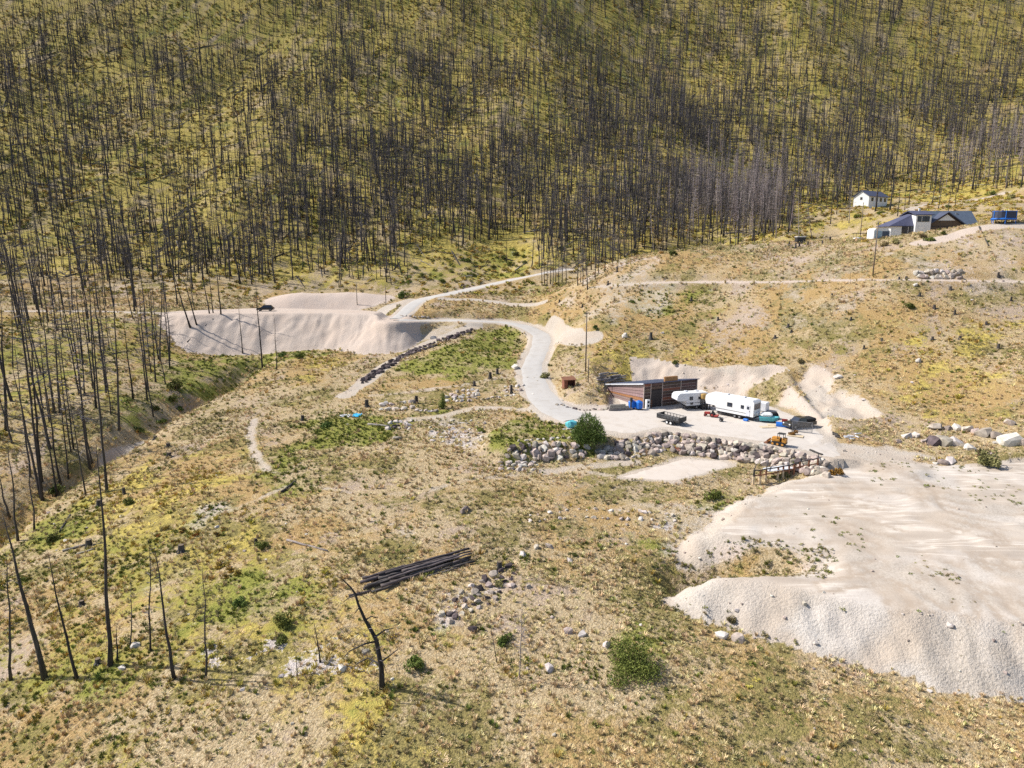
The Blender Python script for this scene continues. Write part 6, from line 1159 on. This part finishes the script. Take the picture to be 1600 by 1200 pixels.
for x in (-1.4, 1.4):
    for s in (-1, 1): wheel(e, x, s * (w - 0.08), 0.34, 0.22)
for s in (-1, 1): MB().box((-L / 2, s * 0.65, 0.72), (0.05, 0.3, 0.14)).build('headlight', M['white'], e); MB().box((L / 2, s * 0.7, 0.8), (0.05, 0.25, 0.14)).build('tail_light', M['red'], e)

# ---------------------------------------------------------------- houses on the spur
def win(parent, x, y, z, w, h, front=-1):
    f = MB().box((x, y, z), (w + 0.25, 0.1, h + 0.25)).build('window', M['darksteel'], parent); MB().box((x, y - 0.06, z), (w, 0.04, h)).build('pane', M['glass'], f); return f
def gable(xa, xb, ya, yb, ze, zr, ov=0.4, t=0.22, axis='x', mtx=None):      # ridge along x or y
    b = MB()
    if axis == 'x':
        ym = (ya + yb) / 2
        for s, yo in ((-1, ya - ov), (1, yb + ov)):
            V = [(xa - ov, yo, ze - 0.1), (xb + ov, yo, ze - 0.1), (xb + ov, ym, zr), (xa - ov, ym, zr)]; b.add(V + [(v[0], v[1], v[2] + t) for v in V], [(3, 2, 1, 0), (4, 5, 6, 7), (0, 1, 5, 4), (1, 2, 6, 5), (2, 3, 7, 6), (3, 0, 4, 7)])
    else:
        xm = (xa + xb) / 2
        for xo in (xa - ov, xb + ov):
            V = [(xo, ya - ov, ze - 0.1), (xo, yb + ov, ze - 0.1), (xm, yb + ov, zr), (xm, ya - ov, zr)]; b.add(V + [(v[0], v[1], v[2] + t) for v in V], [(0, 1, 2, 3), (7, 6, 5, 4), (4, 5, 1, 0), (5, 6, 2, 1), (6, 7, 3, 2), (7, 4, 0, 3)])
    return b
Yh = 203.0; hp = PY(1455, 371, Yh)
e = thing('dark_roofed_house', 'white house with dark slate roofs on the crest of the spur', 'house', (hp[0], Yh, hp[2] + 0.6), math.radians(-4)); S = 1067 / 206.0
X = lambda px: (px - 1455) / S
wb = MB(); wb.box(((X(1395) + X(1428)) / 2, 4, 0.2), (X(1428) - X(1395), 8, 5.4)); w1 = wb.build('wall', M['white'], e)
MB().box(((X(1427) + X(1449)) / 2, 3.2, 1.4), (X(1449) - X(1427), 9, 8.8)).build('wall', M['white'], e)
MB().box(((X(1449) + X(1520)) / 2, 5.5, 0.0), (X(1520) - X(1449), 9, 5.0)).build('wall', M['offwhite'], e)
hipr = MB(); xa, xb = X(1392), X(1430)                # hipped left wing rising to the tall block
hipr.add([(xa, -0.5, 2.75), (xb, -0.5, 2.75), (xb, 8.5, 2.75), (xa, 8.5, 2.75), (xb, 1.8, 6.2), (xb, 6.2, 6.2), (xb - 0.4, 4, 6.3), (xa, -0.5, 2.55), (xb, -0.5, 2.55), (xb, 8.5, 2.55), (xa, 8.5, 2.55)], [(0, 1, 4, 6), (0, 6, 3), (3, 6, 5, 2), (6, 4, 5), (1, 2, 5, 4), (10, 9, 8, 7), (0, 7, 8, 1), (3, 10, 7, 0)]); hipr.build('roof', M['roofdark'], e)
gable(X(1427), X(1449), -1.3, 7.7, 5.75, 6.9, 0.5).build('roof', M['roofdark'], e)
rf = gable(X(1447), X(1521), 1, 10, 2.6, 6.9, 0.6).build('roof', M['roofdark'], e)
MB().box((X(1500), 4.5, 5.9), (0.5, 0.5, 1.2)).build('vent_pipe', M['steel'], rf); MB().box((X(1441), 3, 7.4), (0.4, 0.4, 0.9)).build('vent_pipe', M['white'], rf)
xg0, xg1 = X(1449), X(1502); xm = (xg0 + xg1) / 2
MB().prism([(xg0, -1.5), (xg1, -1.5), (xg1, 2.6), (xm, 6.3), (xg0, 2.6)], 0.4, 6).build('gable_wall', M['board'], e)
MB().prism([(xm - 2.4, 4.2), (xm + 2.4, 4.2), (xm, 5.9)], 0.3, 0.45).build('gable_panel', M['white'], e)
gable(xg0, xg1, 0.2, 7, 2.6, 6.4, 0.6, 0.25, 'y').build('roof', M['roofdark'], e)
for px, z, w_, h_, y in ((1420, 1.55, 3.2, 1.9, -0.05), (1435, 4.6, 2.0, 1.3, -1.35)):
    f = win(e, X(px), y, z, w_, h_); MB().box((X(px), y - 0.1, z), (0.09, 0.05, h_)).build('mullion', M['white'], f)
win(e, X(1443.5), -1.35, 4.6, 0.8, 1.3)
Yw = 287.0; hp = PY(1358, 317, Yw); S2 = 1067 / 297.0
e = thing('white_farmhouse', 'small long white house at the foot of the far hillside', 'house', (hp[0], Yw, hp[2] + 0.1), math.radians(16))
MB().prism([(-3.2, -3), (3.2, -3), (3.2, 2.3), (0, 4.6), (-3.2, 2.3)], 0, 14, Matrix.Translation((-4.0, 0, 0)) @ Matrix.Rotation(math.radians(-72), 4, 'Z')).build('wall', M['white'], e)
mt = Matrix.Translation((-4.0, 0, 0)) @ Matrix.Rotation(math.radians(-72), 4, 'Z'); g = gable(-3.2, 3.2, 0, 14, 2.3, 4.6, 0.5, 0.2, 'y'); rf = g.build('roof', M['roofdark'], e); rf.data.transform(mt)
for k in range(4):
    f = MB().box((3.24, 2.5 + k * 3.2, 1.2), (0.1, 1.5, 1.4)).build('window', M['darksteel'], e); f.data.transform(mt); f2 = MB().box((3.31, 2.5 + k * 3.2, 1.2), (0.04, 1.3, 1.2)).build('pane', M['glass'], f); f2.data.transform(mt)
f = MB().box((0, -0.04, 1.6), (0.9, 0.1, 1.0)).build('window', M['darksteel'], e); f.data.transform(mt)
# trampoline with safety net
p = P3(hit(1568, 348)); e = thing('trampoline', 'blue trampoline with dark safety net on the crest of the spur', 'trampoline', (p.x, p.y, p.z), 0.2); R_ = 3.0
ring = [(R_ * math.cos(t * math.pi / 9), R_ * 0.72 * math.sin(t * math.pi / 9)) for t in range(18)]
MB().tube([(x, y, 0.9) for x, y in ring + ring[:1]], [0.2] * 19, 6, False).build('padding', M['blue'], e, True)
MB().add([(x, y, 0.92) for x, y in ring], [tuple(range(18))]).build('jumping_mat', M['black'], e)
nt_ = MB()
for k in range(18): a_, b_ = ring[k], ring[(k + 1) % 18]; nt_.add([(a_[0], a_[1], 1.1), (b_[0], b_[1], 1.1), (b_[0], b_[1], 2.7), (a_[0], a_[1], 2.7)], [(0, 1, 2, 3)])
nt_.build('safety_net', M['mesh_net'], e)
for k in range(0, 18, 3): x, y = ring[k]; MB().cyl((x * 1.02, y * 1.02, -0.3), (x * 1.02, y * 1.02, 2.9), 0.08, 6).build('leg_pole', M['blue'], e)
MB().tube([(x, y, 2.75) for x, y in ring + ring[:1]], [0.06] * 19, 5, False).build('top_hoop', M['blue'], e)
# white garden tent, black canopy, dark trailer near the houses
p = P3(hit(1372, 373)); e = thing('garden_tent', 'white and pale blue shelter left of the dark-roofed house', 'shelter', tuple(p), 0.15)
MB().prism([(-2.4, 0), (2.4, 0), (2.4, 1.9), (1.7, 2.7), (-1.9, 2.7), (-2.4, 2.2)], -1.4, 1.4).build('cover', M['white'], e); MB().box((-1.0, -1.43, 1.1), (1.9, 0.05, 1.9)).build('side_panel', simple('pale_blue_sheet', (0.38, 0.52, 0.62), None, 2, 0.6), e); MB().box((1.1, -1.43, 1.1), (2.0, 0.05, 1.8)).build('doorway', M['roofdark'], e)
p = P3(hit(1346, 374)); e = thing('canopy', 'low black canopy over pale goods left of the white shelter', 'canopy', tuple(p))
for x in (-2.0, 2.0):
    for y in (-1, 1): MB().cyl((x, y, -0.2), (x, y, 1.7), 0.05, 6).build('post', M['darksteel'], e)
MB().box((0, 0, 1.75), (4.6, 2.6, 0.16), bev=0.05).build('cover', M['black'], e); inst('goods', rock_mesh('goods', 95, M['white'], 30, 0.6), e, (-1.2, -0.6, 0.3), (0, 0, 0), (1.3, 0.7, 0.6))
p = P3(hit(1250, 380)); e = thing('box_trailer', 'small dark box trailer with white roof on the crest of the spur', 'trailer', tuple(p), 0.1)
MB().box((0, 0, 1.05), (2.6, 1.6, 1.3), bev=0.08).build('body', M['darksteel'], e); MB().box((0, 0, 1.78), (2.7, 1.7, 0.18), bev=0.05).build('roof', M['white'], e)
for s in (-1, 1): wheel(e, 0, s * 0.8, 0.35, 0.2)
MB().box((-1.6, 0, 0.45), (0.8, 0.08, 0.08)).build('drawbar', M['steel'], e)
